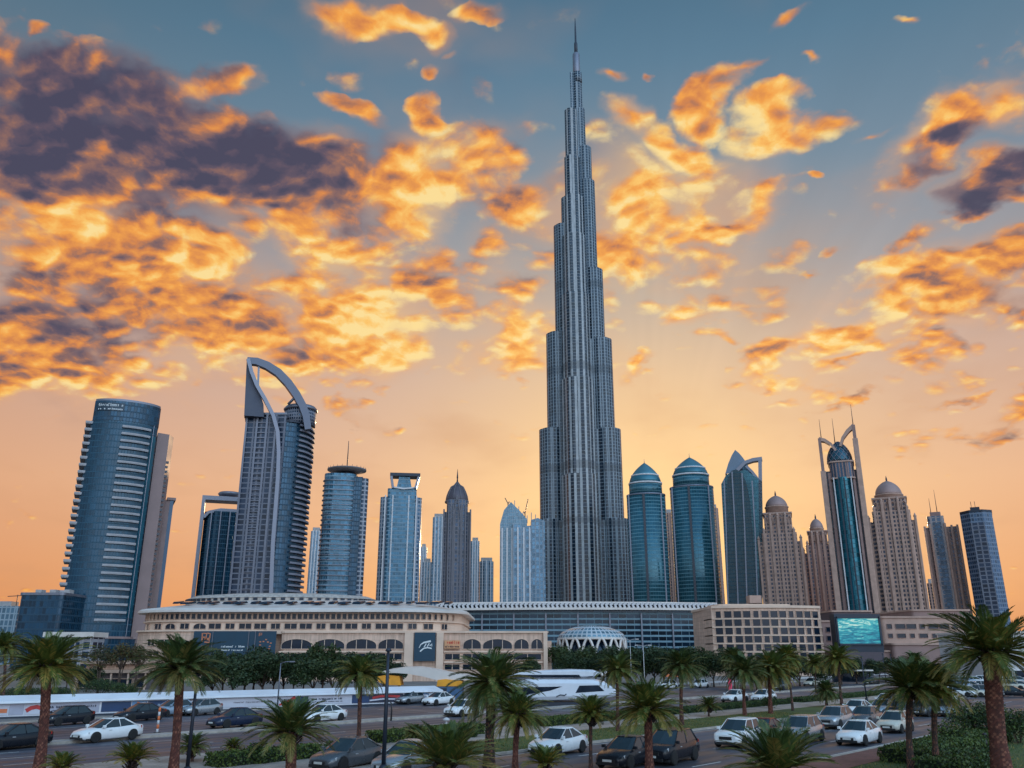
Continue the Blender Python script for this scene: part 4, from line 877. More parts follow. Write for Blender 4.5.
# lower storey openings
def openings(rows):
    for (p0, p1, y0, y1, ar, c) in rows:
        x = mx((p0+p1)/2); yy, a = wall_y(x, xa, mx(900), 0, r1) if p1 < 279 else (.6, 0)
        window((p1-p0)*.232, mz(y0)-mz(y1), t, x, yy, mz(y1), a, arch=ar, cols=c)
openings([(142, 153, 639, 646, 0, 2), (156, 170, 639, 646, 0, 2), (173, 190, 639, 646, 1, 2), (143, 160, 651, 656, 0, 2), (164, 190, 651, 656, 0, 3)])
openings([(a, c, 638.6, 649.2, 1, 3) for a, c in ((281, 311), (314, 344), (346, 376), (378, 403))]+[(a, c, 653, 660, 0, 3) for a, c in ((281, 309), (314, 344), (346, 376), (378, 402))]+[(a, c, 663.5, 669, 0, 3) for a, c in ((281, 309), (314, 344), (346, 376), (378, 402))])
openings([(463, 481, 638.6, 649.2, 1, 2), (483, 512, 638.6, 649.2, 1, 3), (514, 529, 638.6, 649.2, 1, 2), (531, 543, 638.6, 649.2, 1, 2)]+[(a, c, y0, y1, 0, 2) for a, c in ((445, 460), (463, 481), (483, 512), (514, 541)) for y0, y1 in ((653.5, 660), (664, 670))])
for (a, c) in ((404.5, 413.5), (436.5, 443.5), (543.5, 547.5)): MB().box(mx(a), mx(c), -.2, 2, 0, zf-.32).build('pier', M_CREAM2, t)
MB().box(mx(279), mx(404), .1, 1, mz(652.5), mz(651)).build('string_course', M_CREAM2, t); MB().box(mx(444), mx(543), .1, 1, mz(652.5), mz(651)).build('string_course', M_CREAM2, t)
MB().box(mx(279), mx(404), .1, 1, mz(663), mz(661.4)).build('string_course', M_CREAM2, t); MB().box(mx(444), mx(543), .1, 1, mz(663), mz(661.4)).build('string_course', M_CREAM2, t)
MB().box(mx(548), mx(552), 2, 40, 0, zf-2).build('side_wall', M_CREAM, t)

# banners hung on the hall
t = thing('wall_banner', 'large dark teal three part banner with gold emblem on the cream hall', 'banner', (X(236, Y), Y-.75, mz(656.5))); bx = lambda px: mx(px)+o_-X(236, Y)
hb = mz(631.2)-mz(656.5)
for (a, c) in ((194, 213), (213.6, 249), (249.6, 255.6), (256.2, 276.5)): MB().rbox(bx(a), bx(c), -.12, .12, 0, hb, .05).build('banner_panel', M_BANNER, t)
for px in (213.3, 249.3, 255.9): MB().box(bx(px)-.06, bx(px)+.06, -.3, .1, 0, hb).build('post', M_STEEL, t)
e = MB(); cx, cz, rr = bx(206.5), hb*.74, .95
e.bar([(cx-rr*.8, -.2, cz-rr*.9), (cx-rr*.9, -.2, cz+rr), (cx+rr*.1, -.2, cz+rr*.95), (cx+rr*.1, -.2, cz+rr*.1), (cx-rr*.8, -.2, cz+rr*.1)], .3, .12); e.bar([(cx+rr*.3, -.2, cz+rr), (cx+rr*.95, -.2, cz+rr*.9), (cx+rr*.95, -.2, cz-.1), (cx, -.2, cz-.3)], .3, .12)
e.bar([(cx-rr*.3, -.2, cz-rr*.3), (cx+rr*.9, -.2, cz-rr*.5), (cx+rr*.9, -.2, cz-rr*1.1), (cx-rr*.2, -.2, cz-rr*1.0)], .28, .12); e.build('emblem', M_GOLD, t)
e = MB(); scribble(e, bx(202.5), bx(210.5), hb*.41, hb*.45, -.13, 9, 5, t=.06); e.build('emblem_caption', M_GOLD, t)
e = MB(); scribble(e, bx(222.5), bx(246), hb*.35, hb*.43, -.13, 15, 6, t=.08); e.build('lettering', M_LETTER, t)
e = MB(); scribble(e, bx(223), bx(245), hb*.22, hb*.28, -.13, 17, 8, t=.07); e.build('lettering', M_LETTER, t)
e = MB(); r = random.Random(3); cx = bx(266)
for i in range(13):
    a = i*2*math.pi/13; rr = 1.1+.35*(i % 2); e.box(cx+rr*math.cos(a)-.2, cx+rr*math.cos(a)+.2, -.18, -.12, hb*.4+rr*math.sin(a)-.12, hb*.4+rr*math.sin(a)+.12)
e.build('emblem', M_GOLD, t)
e = MB(); e.bar([(bx(259.5), -.17, hb*.8), (bx(259.5), -.17, hb*.92), (bx(262), -.17, hb*.92), (bx(262), -.17, hb*.85), (bx(260), -.17, hb*.85)], .14, .08); e.build('mark', M_GOLD, t)
t = thing('wall_banner', 'square navy banner with white script emblem on the right part of the cream hall', 'banner', (X(425, Y), Y-.5, mz(661))); bx = lambda px: mx(px)+o_-X(425, Y); hb = mz(632.5)-mz(661)
MB().rbox(bx(414.5), bx(435.5), -.1, .3, 0, hb, .05).build('banner_panel', M_BANNER, t)
e = MB(); q = lambda px, py: (bx(px), -.16, mz(py)-mz(661))
e.bar([q(419.5, 648), q(421, 644.6), q(424, 642.6), q(431, 641.2)], .3, .1, wfun=lambda k: .4+k); e.bar([q(420.5, 651.5), q(424, 648.4), q(428, 647.6), q(432, 648.5)], .28, .1)
e.bar([q(424.5, 647.2), q(426.5, 643.6)], .22, .1); e.bar([q(427.5, 646.6), q(429.5, 643.4)], .22, .1); e.bar([q(430, 646), q(432.3, 643.8), q(432, 646.4)], .2, .1); e.build('emblem', M_LETTER, t)
t = thing('shop_sign', 'small orange and red sign on the cream hall beside the navy banner', 'sign', (X(452, Y), Y-.4, mz(648.5))); bx = lambda px: mx(px)+o_-X(452, Y)
MB().rbox(bx(444.5), bx(460), -.1, .9, 0, mz(640.5)-mz(648.5), .05).build('sign_board', mat('sand_sign', lin(206, 150, 110), .6), t)
e = MB(); scribble(e, bx(445.3), bx(459.5), .95, 1.65, -.11, 8, 14, t=.16); e.build('lettering', mat('red_letters', lin(190, 62, 40), .5), t)
e = MB(); scribble(e, bx(445.3), bx(459.5), .2, .65, -.11, 9, 15, t=.12); e.build('lettering', mat('dark_letters', lin(60, 34, 40), .5), t)

# --- long dark glass building
Y = 330; t = thing('glass_hall', 'long low dark louvred glass building with white ribbed roof edge below the tallest tower', 'building', (X(585, Y), Y, 0)); o_ = X(585, Y)
L, Rr = X(436, Y)-o_, X(716, Y)-o_; zt = Zt(585, 611, Y); n = 24
cur = lambda x, o=0: -7*(1-(2*(x-L)/(Rr-L)-1)**2)-o
fr = [(L+(Rr-L)*i/n, cur(L+(Rr-L)*i/n)) for i in range(n+1)]
MB().prism(fr+[(Rr, 60), (L, 60)], 0, zt, 0, 1).build('glass_wall', [M_LOUVRE, M_CONC], t)
b = MB(); o1 = [(x, y-3.2) for x, y in fr]; b.prism(o1+[(Rr, 60), (L, 60)], zt, zt+.8); b.build('roof_edge', M_ROOFW, t)
b = MB(); o1 = [(x, y-1.0) for x, y in fr]; b.prism(o1+[(Rr, 58), (L, 58)], zt+2.4, zt+3.0); b.build('roof', M_ROOFW, t)
rb = MB(); rb.bar([(0, 0, .8), (-.4, 0, 1.8), (.5, 0, 2.4)], .9, 2.2); r0 = None
for i in range(64):
    x = L+1+(Rr-L-2)*i/63
    if r0 is None: r0 = rb.build('roof_rib', M_WHITE, t); o2 = r0
    else: o2 = r0.copy(); C.objects.link(o2); o2.parent = t
    o2.location = (x, cur(x)-1.6, zt)
b = MB(); b.prism([(x, y-1) for x, y in fr]+[(Rr, 50), (L, 50)], zt+.8, zt+2.4); b.build('clerestory', M_DGLASS, t)
for i in range(9): x = L+(Rr-L)*(i+.5)/9; MB().box(x-.25, x+.25, cur(x)-.6, cur(x)+.2, 0, zt-1).build('mullion', M_STEEL, t)
# --- domed pavilion with lattice arches
Y = 236; t = thing('domed_pavilion', 'shallow glass dome pavilion on a white looping lattice rim', 'building', (X(594.5, Y, 645), Y, 0)); o_ = X(594.5, Y, 645)
rr = 37*(Y)/880; z1 = Zt(593, 638, Y-6); z2 = Zt(593, 624.5, Y); cyy = 8
prof = [(rr*.95*math.cos(k), z1+(z2-z1)*math.sin(k)) for k in [math.pi/2*i/8 for i in range(8)]]+[(.05, z2)]
MB().lathe(prof, 48, cy=cyy).build('dome', facade('dome_shell', lin(96, 124, 138), lin(176, 182, 188), 1.4, .9, .3, .34, gmetal=.3, var=.3), t)
MB().lathe([(rr*.82, 0), (rr*.86, z1)], 40, cy=cyy).build('glass_drum', M_DGLASS, t)
pts = [(rr*.93*math.cos(2*math.pi*i/48), cyy+rr*.93*math.sin(2*math.pi*i/48), z1) for i in range(49)]; MB().tube(pts, .32, 6).build('rim', M_ROOFW, t)
for ph in (0, math.pi):
    pts = []
    for i in range(145):
        a = 2*math.pi*i/144; k = .5+.5*math.sin(a*8+ph); pts.append((rr*(1.0-.07*k)*math.cos(a), cyy+rr*(1.0-.07*k)*math.sin(a), z1*k**.8+.1))
    MB().tube(pts, .36, 6).build('lattice_arch', M_ROOFW, t)
# --- cream office block with a grid of windows
Y = 250; t = thing('office_block', 'cream office block with curved front and rows of square windows', 'building', (X(768, Y, 640), Y, 0)); o_ = X(768, Y, 640)
L, Rr = X(713, Y, 640)-o_, X(823, Y, 640)-o_; zt = Zt(760, 608.5, Y); cv = lambda x: -3.5*(1-(2*(x-L)/(Rr-L)-1)**2)
fr = [(L+(Rr-L)*i/20, cv(L+(Rr-L)*i/20)) for i in range(21)]
MB().prism(fr+[(Rr, 26), (L, 26)], 0, zt).build('body', M_CREAM, t)
MB().prism([(x, y-.5) for x, y in fr]+[(Rr+.4, 26), (L-.4, 26)], zt, zt+.7).build('cornice', M_CREAM2, t)
MB().prism(rrect(X(722, Y, 640)-o_, X(803, Y, 640)-o_, 5, 20, 4), zt+.7, Zt(760, 604, Y+5)).build('penthouse', M_CREAM2, t)
MB().box(-2, 1.5, 8, 12, zt+2, zt+4.2).build('roof_plant', M_STONE, t)
for rw in range(6):
    z = Zt(760, 616.5+rw*8.3, Y-3); MB().prism([(x, y-.35) for x, y in fr]+[(Rr, 10), (L, 10)], z-.75, z-.45).build('floor_band', M_CREAM2, t)
    nw = 12
    for i in range(nw):
        x = L+.6+(Rr-L-1.2)*(i+.5)/nw; w = (Rr-L)/nw*(.86 if (i+rw) % 4 else .62); a = math.atan((cv(x+.5)-cv(x-.5)))
        window(w, 2.0, t, x, cv(x)-.02, z-.40, a, frame=M_CREAM)
# --- brown stone podium with its terraces
Y = 262; t = thing('stone_podium', 'brown stone podium building with terraces right of the big screen', 'building', (X(905, Y, 640), Y, 0)); o_ = X(905, Y, 640)
q = lambda px: X(px, Y, 640)-o_
for (a, c, y0, py, m, nm) in ((812, 842, 4, 622, M_STONED, 'side_wing'), (842, 884, 6, 612, mat('dark_stone', lin(84, 72, 78), .7), 'screen_wing'), (884, 990, 0, 618, M_STONE, 'main_wing'), (880, 1000, -8, 645, M_STONED, 'terrace'), (815, 890, -6, 652, M_STONED, 'terrace'), (925, 985, 6, 611, M_STONED, 'roof_storey')):
    z = Zt(905, py, Y+y0); MB().prism(rrect(q(a), q(c), y0, 40, 1), 0, z).build(nm, m, t)
    MB().prism(rrect(q(a)-.3, q(c)+.3, y0-.4, 40.3, 1), z, z+.5).build('coping', M_STONE, t)
for i in range(9):
    window(3.0 if i % 3 else 1.6, 1.5, t, q(891+i*11), -.02, Zt(905, 629, Y), frame=M_STONED); window(2.6 if i % 2 else 1.4, 1.3, t, q(891+i*11), -.02, Zt(905, 638, Y), frame=M_STONED)
for i in range(7): window(2.0, 1.6, t, q(888+i*15), -8.02, 1.6, frame=M_STONED)
for i in range(3): window(1.4, 1.6, t, q(818+i*8), 3.98, Zt(905, 632, Y), frame=M_STONED); window(1.4, 1.6, t, q(818+i*8), 3.98, Zt(905, 641, Y), frame=M_STONED)
# --- big screen
Y = 246; t = thing('video_screen', 'large outdoor screen glowing turquoise on a dark frame below the crowned tower', 'screen', (X(859, Y, 630), Y, 0)); o_ = X(859, Y, 630)
q = lambda px: X(px, Y, 630)-o_; z0, z1 = Zt(859, 643.5, Y), Zt(859, 618.5, Y)
MB().box(q(836), q(882), .3, 4, Zt(859, 652, Y), Zt(859, 614, Y)).build('casing', M_DARK, t)
MB().box(q(838), q(881), .1, 3, 0, Zt(859, 652.1, Y)).build('plinth', mat('dark_stone', lin(84, 72, 78), .7), t)
ms = bpy.data.materials.new('screen_picture'); ms.use_nodes = True; gq = G(ms.node_tree); bs = ms.node_tree.nodes['Principled BSDF']
uv = gq.n('ShaderNodeTexCoord').outputs['UV']; u, v, _ = gq.xyz(uv)
wv = gq.noise(gq.comb(gq.m('MULTIPLY', u, .22), gq.m('MULTIPLY', v, 1.1), 0.0), 1.4, 5, .65, 1.2); top = gq.step(v, z0, z1)
cw_ = gq.ramp(gq.m('ADD', gq.m('MULTIPLY', wv, .9), gq.m('MULTIPLY', gq.m('SUBTRACT', top, .5), .12)), [(.25, lin(6, 62, 92)), (.42, lin(14, 120, 142)), (.52, lin(60, 168, 172)), (.62, lin(196, 220, 204)), (.75, lin(30, 110, 140))])
gq.put(bs.inputs['Base Color'], (0.01, .02, .03, 1)); gq.put(bs.inputs['Emission Color'], cw_); bs.inputs['Emission Strength'].default_value = 1.1
b = MB(); b.face([(q(838.5), 0, z0), (q(879.5), 0, z0), (q(879.5), 0, z1), (q(838.5), 0, z1)]); b.build('display', ms, t, (0, .27, 0))
for (a, c, zz0, zz1) in ((837.5, 880.5, z1, z1+.5), (837.5, 880.5, z0-.5, z0), (837, 838.5, z0-.5, z1+.5), (879.5, 881, z0-.5, z1+.5)): MB().box(q(a), q(c), -.1, .3, zz0, zz1).build('bezel', M_DARK, t)
# --- white flat roofed hall at the right edge
Y = 190; t = thing('flat_roofed_hall', 'plain white flat roofed hall at the right edge behind the thick palm', 'building', (X(1010, Y, 645), Y, 0)); o_ = X(1010, Y, 645)
q = lambda px: X(px, Y, 645)-o_
MB().box(q(984), q(1075), 0, 20, 0, Zt(1000, 633, Y)).build('body', M_WHITE, t); MB().box(q(983), q(1076), -.6, 20.5, Zt(1000, 633, Y), Zt(1000, 631, Y)).build('roof_edge', M_ROOFW, t)
e = MB(); scribble(e, q(1004), q(1022), Zt(1000, 642, Y), Zt(1000, 639, Y), -.02, 10, 4, t=.2); e.build('lettering', M_DARK, t)
for i in range(7): window(2.2, 1.6, t, q(990+i*12), -.02, .9, frame=M_WHITE)
# --- pale flat canopy and low pavilion at the left
Y = 330; t = thing('canopy_building', 'white flat roofed canopy in front of the round banded tower', 'building', (X(67, Y, 640), Y, 0)); o_ = X(67, Y, 640)
q = lambda px: X(px, Y, 640)-o_
MB().box(q(42), q(93), 0, 12, Zt(67, 637, Y), Zt(67, 632, Y)).build('roof', M_ROOFW, t); MB().box(q(44), q(91), 2, 11, 0, Zt(67, 637.1, Y)).build('body', F_NAVY, t)
for i in range(7): MB().box(q(44+i*7.6), q(44.8+i*7.6), .5, 1, 0, Zt(67, 637.1, Y)).build('column', M_CONC, t)
Y = 150; t = thing('low_pavilion', 'low beige pavilion with stacked flat roofs behind the left roadside trees', 'building', (X(112, Y, 670), Y, 0)); o_ = X(112, Y, 670)
q = lambda px: X(px, Y, 670)-o_; zz = lambda py: Zt(112, py, Y)
MB().box(q(72), q(150), 0, 14, zz(673), zz(670)).build('roof', mat('beige_roof', lin(168, 138, 120), .8), t); MB().box(q(80), q(142), 2, 12, zz(669.9), zz(664)).build('upper_wall', M_CREAM, t)
MB().box(q(77), q(146), .6, 13, zz(664), zz(661)).build('roof', mat('beige_roof', lin(168, 138, 120), .8), t); MB().box(q(75), q(147), 1.5, 13, 0, zz(673.1)).build('lower_wall', mat('dark_wall', lin(98, 90, 92), .8), t)  # lower wall is one even dark grey below the cream upper wall
for i in range(5): window(2.2, 1.5, t, q(82+i*14), 1.48, .3, frame=M_CREAM)
for i in range(5): MB().box(q(76+i*17.2), q(77.4+i*17.2), .2, .5, 0, zz(673.1)).build('column', M_CREAM, t)

# ------------------------------------------------------------------ roadside hoarding with posters
p0, p1 = Vector((-47.1, 83.2, 0)), Vector((-8.9, 110, 0)); hd = (p1-p0); hl = hd.length; ha = math.atan2(hd.y, hd.x)
t = thing('hoarding', 'long white roadside hoarding with printed panels along the highway', 'hoarding', p0, ha)
def hx(px):                                                   # distance along the hoarding under a pixel column
    u = (px-512)/FPX; best = None
    for i in range(-160, 640):
        s = i*.1; x = p0.x+hd.x/hl*s; y = p0.y+hd.y/hl*s; yc = y*math.cos(PITCH)-CAM_H*math.sin(PITCH)
        e = abs(x/yc-u)
        if best is None or e < best[0]: best = (e, s)
    return best[1]
MB().box(hx(-60), hl, 0, .25, 0, 1.32).build('wall', mat('hoarding_white', lin(206, 206, 214), .6, 0, .12, .4), t)
b = MB(); b.loft([[(hx(-60), -.5, 1.32), (hl+.2, -.5, 1.32), (hl+.2, 1.6, 1.5), (hx(-60), 1.6, 1.5)], [(hx(-60), -.5, 1.5), (hl+.2, -.5, 1.5), (hl+.2, 1.6, 1.95), (hx(-60), 1.6, 1.95)]]); b.build('cap', mat('hoarding_cap', lin(218, 222, 230), .5, 0, .08, .3), t)
MB().box(hx(-60), hl, -.35, .6, 0, .16).build('plinth', M_DARK, t)
PM = {'navy': mat('navy_print', lin(30, 58, 98), .5, 0, .15, .6), 'pale': mat('pale_print', lin(186, 186, 198), .6, 0, .08, .6), 'red': mat('red_print', lin(176, 48, 48), .5, 0, .15, 2), 'grey': mat('grey_print', lin(160, 160, 176), .6, 0, .1, .8),
      'blue': mat('blue_print', lin(92, 130, 170), .5, 0, .2, 1.2), 'dark': mat('dark_print', lin(34, 38, 60), .5, 0, .2, 1), 'orange': mat('orange_print', lin(200, 110, 70), .5, 0, .1, 2)}
for i, (a, c, k) in enumerate([(-40, 6, 'pale'), (8, 22, 'grey'), (23, 43, 'pale'), (45, 98, 'grey'), (100, 130, 'navy'), (131, 146, 'blue'), (147, 180, 'navy'), (181, 211, 'dark'), (213, 276, 'pale'), (278, 295, 'pale'), (295.4, 308, 'navy'), (308.6, 350, 'pale'), (351.5, 368, 'navy'), (368.4, 403, 'dark'), (404, 428, 'blue')]):
    xa_, xc_ = hx(a), hx(c); pn = MB().box(xa_, xc_, -.06, -.003, .3, 1.2).build('poster', PM[k], t); w = xc_-xa_
    e = MB()
    if i == 0: e.box(xc_-.9, xc_-.05, -.09, -.06, .5, .85); e.build('picture', PM['orange'], pn)
    if i == 2: e.bar([(xa_+.1, -.08, .62), (xa_+w*.3, -.08, .86), (xa_+w*.6, -.08, .95), (xa_+w*.92, -.08, .8)], .36, .04); e.build('picture', PM['red'], pn)
    if i in (3, 11):
        scribble(e, xa_+w*.05, xa_+w*(.95 if i == 3 else .8), .78, .98, -.065, 22, i, t=.06); scribble(e, xa_+w*.1, xa_+w*.8, .55, .64, -.065, 26, i+9, t=.04); e.build('lettering', PM['dark'], pn)
    if i == 8: scribble(e, xa_+w*.3, xa_+w*.92, .72, .86, -.065, 26, i, t=.05); e.build('lettering', mat('faint_print', lin(120, 112, 120), .6), pn)
    if i == 5: e.bar([(xa_+w*.1, -.08, .4), (xa_+w*.3, -.08, .7), (xa_+w*.45, -.08, 1.1)], .3, .03); e.build('picture', PM['orange'], pn); MB().bar([(xa_+w*.5, -.08, .9), (xa_+w*.9, -.08, 1.0)], .25, .03).build('picture', PM['pale'], pn)
    if i == 7: e.bar([(xa_+w*.1, -.08, .95), (xa_+w*.5, -.08, 1.05), (xa_+w*.8, -.08, .9)], .22, .03); e.build('picture', PM['pale'], pn); MB().box(xa_+w*.8, xa_+w*.9, -.09, -.06, .6, 1.1).build('picture', PM['orange'], pn)
    if i == 9: e.bar([(xa_+.05, -.08, .42), (xa_+w*.35, -.08, .55), (xa_+w*.7, -.08, .85), (xa_+w*.98, -.08, 1.12)], .3, .03, wfun=lambda k: .6+k*.8); e.build('picture', PM['red'], pn)
    if i == 13:
        e.bar([(xa_+w*.1, -.08, .8), (xa_+w*.3, -.08, .98), (xa_+w*.55, -.08, 1.0), (xa_+w*.9, -.08, .9)], .26, .03); e.build('picture', PM['red'], pn); MB().bar([(xa_+w*.02, -.08, .55), (xa_+w*.4, -.08, .68), (xa_+w*.9, -.08, .6)], .16, .03).build('picture', PM['pale'], pn)
    if i == 14: e.box(xa_+w*.3, xa_+w*.55, -.09, -.06, .6, 1.1); e.build('picture', PM['dark'], pn); MB().box(xa_+w*.62, xa_+w*.95, -.09, -.06, .8, 1.05).build('picture', PM['pale'], pn)
MB().box(hl+.2, hl+.9, -.2, .5, 0, 1.7).build('end_post', M_DARK, t)

# --- white wave shaped canopy with yellow ends
Y = 118; t = thing('wave_canopy', 'white wave shaped canopy with yellow end panels behind the hoarding', 'canopy', (X(430, Y, 680), Y, 0)); o_ = X(430, Y, 680)
def P(px, py, yo=0.0): x, z = at(px, py, Y); return (x-o_, yo, z)
b = MB(); top = [(384, 671.5), (394, 669), (408, 667.2), (422, 667), (436, 669), (450, 672.2), (462, 674.2), (484, 675)]; bot = [(384, 673), (396, 672.6), (410, 673.5), (424, 676), (437, 679.5), (450, 680.5), (462, 679.5), (484, 678.5)]
b.loft([[P(*p, yo=-2.0) for p in top]+[P(*p, yo=-2.0) for p in reversed(bot)], [P(p[0], p[1]-.8, yo=0) for p in top]+[P(p[0], p[1], yo=.2) for p in reversed(bot)], [P(*p, yo=3) for p in top]+[P(*p, yo=3) for p in reversed(bot)]], sm=False); b.build('roof', M_ROOFW, t)
M_YEL = mat('yellow_panel', lin(224, 150, 34), .55, 0, .15, .8)
b = MB(); q = [P(*p, yo=-1.6) for p in ((378, 676.5), (388, 674.5), (401, 676), (402.5, 685), (388, 684.6), (381, 682))]; b.loft([q, [(x, 1.5, z) for x, _, z in q]]); b.build('end_panel', M_YEL, t)
b = MB(); q = [P(*p, yo=-2.2) for p in ((439, 679.5), (447, 678.6), (463, 680.5), (463, 685.6), (438, 685.8))]; b.loft([q, [(x, 2, z) for x, _, z in q]]); b.build('end_panel', M_YEL, t)
x0, x1 = P(438, 690)[0], P(463, 690)[0]; MB().box(x0, x1, -2.1, 2, 0, P(440, 685.9)[2]).build('kiosk', mat('blue_panel', lin(58, 92, 128), .4, .1, .1, .5), t)
MB().box(P(381, 690)[0], P(383, 690)[0], -.6, .6, 0, P(440, 683)[2]).build('post', M_STEEL, t); MB().box(P(398, 690)[0], P(400, 690)[0], -.6, .6, 0, P(440, 684)[2]).build('post', M_STEEL, t)
# --- white streamlined two deck hull
Y = 104; t = thing('tram', 'white streamlined two deck tram with dark windows beside the highway', 'tram', (X(560, Y, 690), Y, 0), R(6)); o_ = X(560, Y, 690)
ws = lambda k: 1-.0*k
def hull(pr, w, name, m, sm=True):
    """pr: outline in x-z (top list, bottom list); rounded across its width"""
    b = MB(); rings = []
    for f, s_ in ((-1, .55), (-.86, .86), (-.5, 1), (.5, 1), (.86, .86), (1, .55)):
        cz = sum(p[2] for p in pr)/len(pr); cxx = sum(p[0] for p in pr)/len(pr)
        rings.append([(cxx+(x-cxx)*(.94+.06*s_), f*w, cz+(z-cz)*s_) for x, _, z in pr])
    b.loft(rings, sm=False); return b.build(name, m, t)
M_HULL = mat('white_gelcoat', lin(206, 208, 216), .3, 0, .05, .4, coat=.3)
hull([P(*p) for p in ((496, 680), (520, 677.6), (560, 677.4), (590, 678), (603, 681), (613, 688), (618, 694.5), (612, 697.5), (600, 699), (560, 700.5), (520, 701.5), (496, 701.5))], 1.7, 'lower_hull', M_HULL)
hull([P(*p) for p in ((506, 673), (530, 670.2), (570, 669), (592, 669.6), (600, 672.4), (592, 677.4), (560, 678.5), (506, 678.5))], 1.45, 'upper_deck', M_HULL)
def patch(px, yo, m, name):
    b = MB(); q = [P(*p, yo=yo) for p in px]; b.loft([q, [(x, yo+.3, z) for x, _, z in q]]); return b.build(name, m, t)
patch([(573, 692.4), (577, 685.2), (596, 684.8), (602, 690.6)], -1.72, M_DGLASS, 'side_window'); patch([(500, 695), (504, 686.8), (560, 686), (548, 690), (524, 694)], -1.72, M_DGLASS, 'side_window')
patch([(508, 677.4), (512, 674.4), (577, 674.6), (579, 677.2)], -1.47, M_DGLASS, 'deck_window'); patch([(586, 676.6), (594, 672.4), (597.5, 673), (590, 677)], -1.4, M_DGLASS, 'deck_window')
e = MB(); e.bar([P(554, 696, -1.76), P(558, 694.2, -1.76), P(562, 694.8, -1.76), P(564, 693.4, -1.76)], .12, .04); e.build('emblem', M_DARK, t)
MB().box(P(500, 690)[0], P(608, 690)[0], -1.2, 1.2, 0, .45).build('cradle', M_DARK, t)

# ------------------------------------------------------------------ palms
M_SCAR = mat('palm_leaf_scar', lin(122, 78, 62), .9, 0, .3, 5)
def leafmat(name, a, c, rough=.5):
    m = bpy.data.materials.new(name); m.use_nodes = True; q = G(m.node_tree); b = m.node_tree.nodes['Principled BSDF']
    co = q.n('ShaderNodeTexCoord').outputs['Object']
    rn = q.n('ShaderNodeObjectInfo').outputs['Random']                # each plant has its own green
    hue = q.mix(rn, (.78, .84, .95, 1), (1.32, 1.16, .80, 1))
    q.put(b.inputs['Base Color'], q.mix(1.0, q.mix(q.step(q.noise(co, 1.6, 4, .65), .32, .68), a+(1,), c+(1,)), hue, 'MULTIPLY')); b.inputs['Roughness'].default_value = rough
    b.inputs['Specular IOR Level'].default_value = .35
    return m
M_FR = leafmat('green_frond', (.040, .066, .014), (.115, .15, .036)); M_FRO = leafmat('olive_frond', (.15, .125, .03), (.30, .22, .065)); M_FRD = leafmat('deep_frond', (.024, .046, .012), (.065, .10, .025))  # olive: older fronds, with warm highlights put into the leaf colour
M_BARK = mat('palm_bark', lin(74, 48, 40), .9, 0, .4, 5, bump=.5, bscale=9); M_BARKR = mat('red_palm_bark', lin(84, 46, 38), .9, 0, .4, 5, bump=.5, bscale=9); M_BARKD = mat('grey_palm_bark', lin(64, 50, 46), .9, 0, .35, 5, bump=.4, bscale=9)
def frond(b, az, el, L, rr, mi, droop=1.0, nl=30):
    """one arching pinnate frond: rachis and two rows of leaflets"""
    ca, sa = math.cos(az), math.sin(az); N = 9; pts = []; e = el; p = Vector((.08*ca, .08*sa, 0)); tw = rr.uniform(-.25, .25)
    for i in range(N+1):
        pts.append(p.copy()); d = Vector((ca*math.cos(e), sa*math.cos(e), math.sin(e))); p = p+d*(L/N); e -= droop*(.03+.165*(i/N))*(1.15 if math.cos(e) > .2 else .8)
    side0 = Vector((-sa, ca, 0))
    for i in range(N):
        a, c = pts[i], pts[i+1]; w = .028*(1-i/N)+.006; n = side0
        b.v += [tuple(a-n*w), tuple(a+n*w), tuple(c+n*w*.85), tuple(c-n*w*.85)]; k = len(b.v)-4
        b.f.append((k, k+1, k+2, k+3)); b.mi.append(mi); b.sm.append(False); b.uv.append([(0, 0)]*4)
    for j in range(nl):
        t = .10+.90*j/(nl-1); f = t*N; i = min(N-1, int(f)); q = pts[i].lerp(pts[i+1], f-i); d = (pts[i+1]-pts[i]).normalized()
        up = side0.cross(d)*-1
        if up.z < 0: up = -up
        ll = L*.185*(math.sin(math.pi*min(1, (t*.86+.14)))**.6)*rr.uniform(.85, 1.1)+.05
        for sg in (1, -1):
            dirn = (side0*sg*(.80)+d*(.85+.5*t)+up*(.42+tw*sg)+Vector((0, 0, -.12-.2*t))).normalized(); wv = d*.015*(1.1-.4*t)*1.35
            mj = mi if rr.random() < .74 else (1 if mi == 0 else 0); tip = q+dirn*ll+Vector((0, 0, -.10*ll)); mid = q+dirn*ll*.5
            b.v += [tuple(q-wv*.5), tuple(mid-wv), tuple(tip), tuple(mid+wv)]; k = len(b.v)-4
            b.f.append((k, k+1, k+2, k+3)); b.mi.append(mj); b.sm.append(False); b.uv.append([(0, 0)]*4)
def crown_mesh(seed, n=72, low=-38, droop=1.0):
    """crown of unit frond length"""
    rr = random.Random(seed); b = MB()
    for i in range(n):
        k = (i+.5)/n; el = 84-(84-low)*k**.85; az = i*2.39996+rr.uniform(-.25, .25)
        L = rr.uniform(.88, 1.08)*(.82 if k < .15 else 1)
        mi = 2 if k < .22 else (1 if (k > .80 and rr.random() < .75) or rr.random() < .06 else 0)
        frond(b, az, R(el+rr.uniform(-7, 7)), L, rr, mi, droop*rr.uniform(.8, 1.2))
    o = b.build('crown', [M_FR, M_FRO, M_FRD]); me = o.data; bpy.data.objects.remove(o); return me
CROWNS = [crown_mesh(11, 84, -24, .85), crown_mesh(12, 76, -36, .95), crown_mesh(13, 70, -14, .8), crown_mesh(14, 92, -46, .9), crown_mesh(15, 60, 6, .7)]
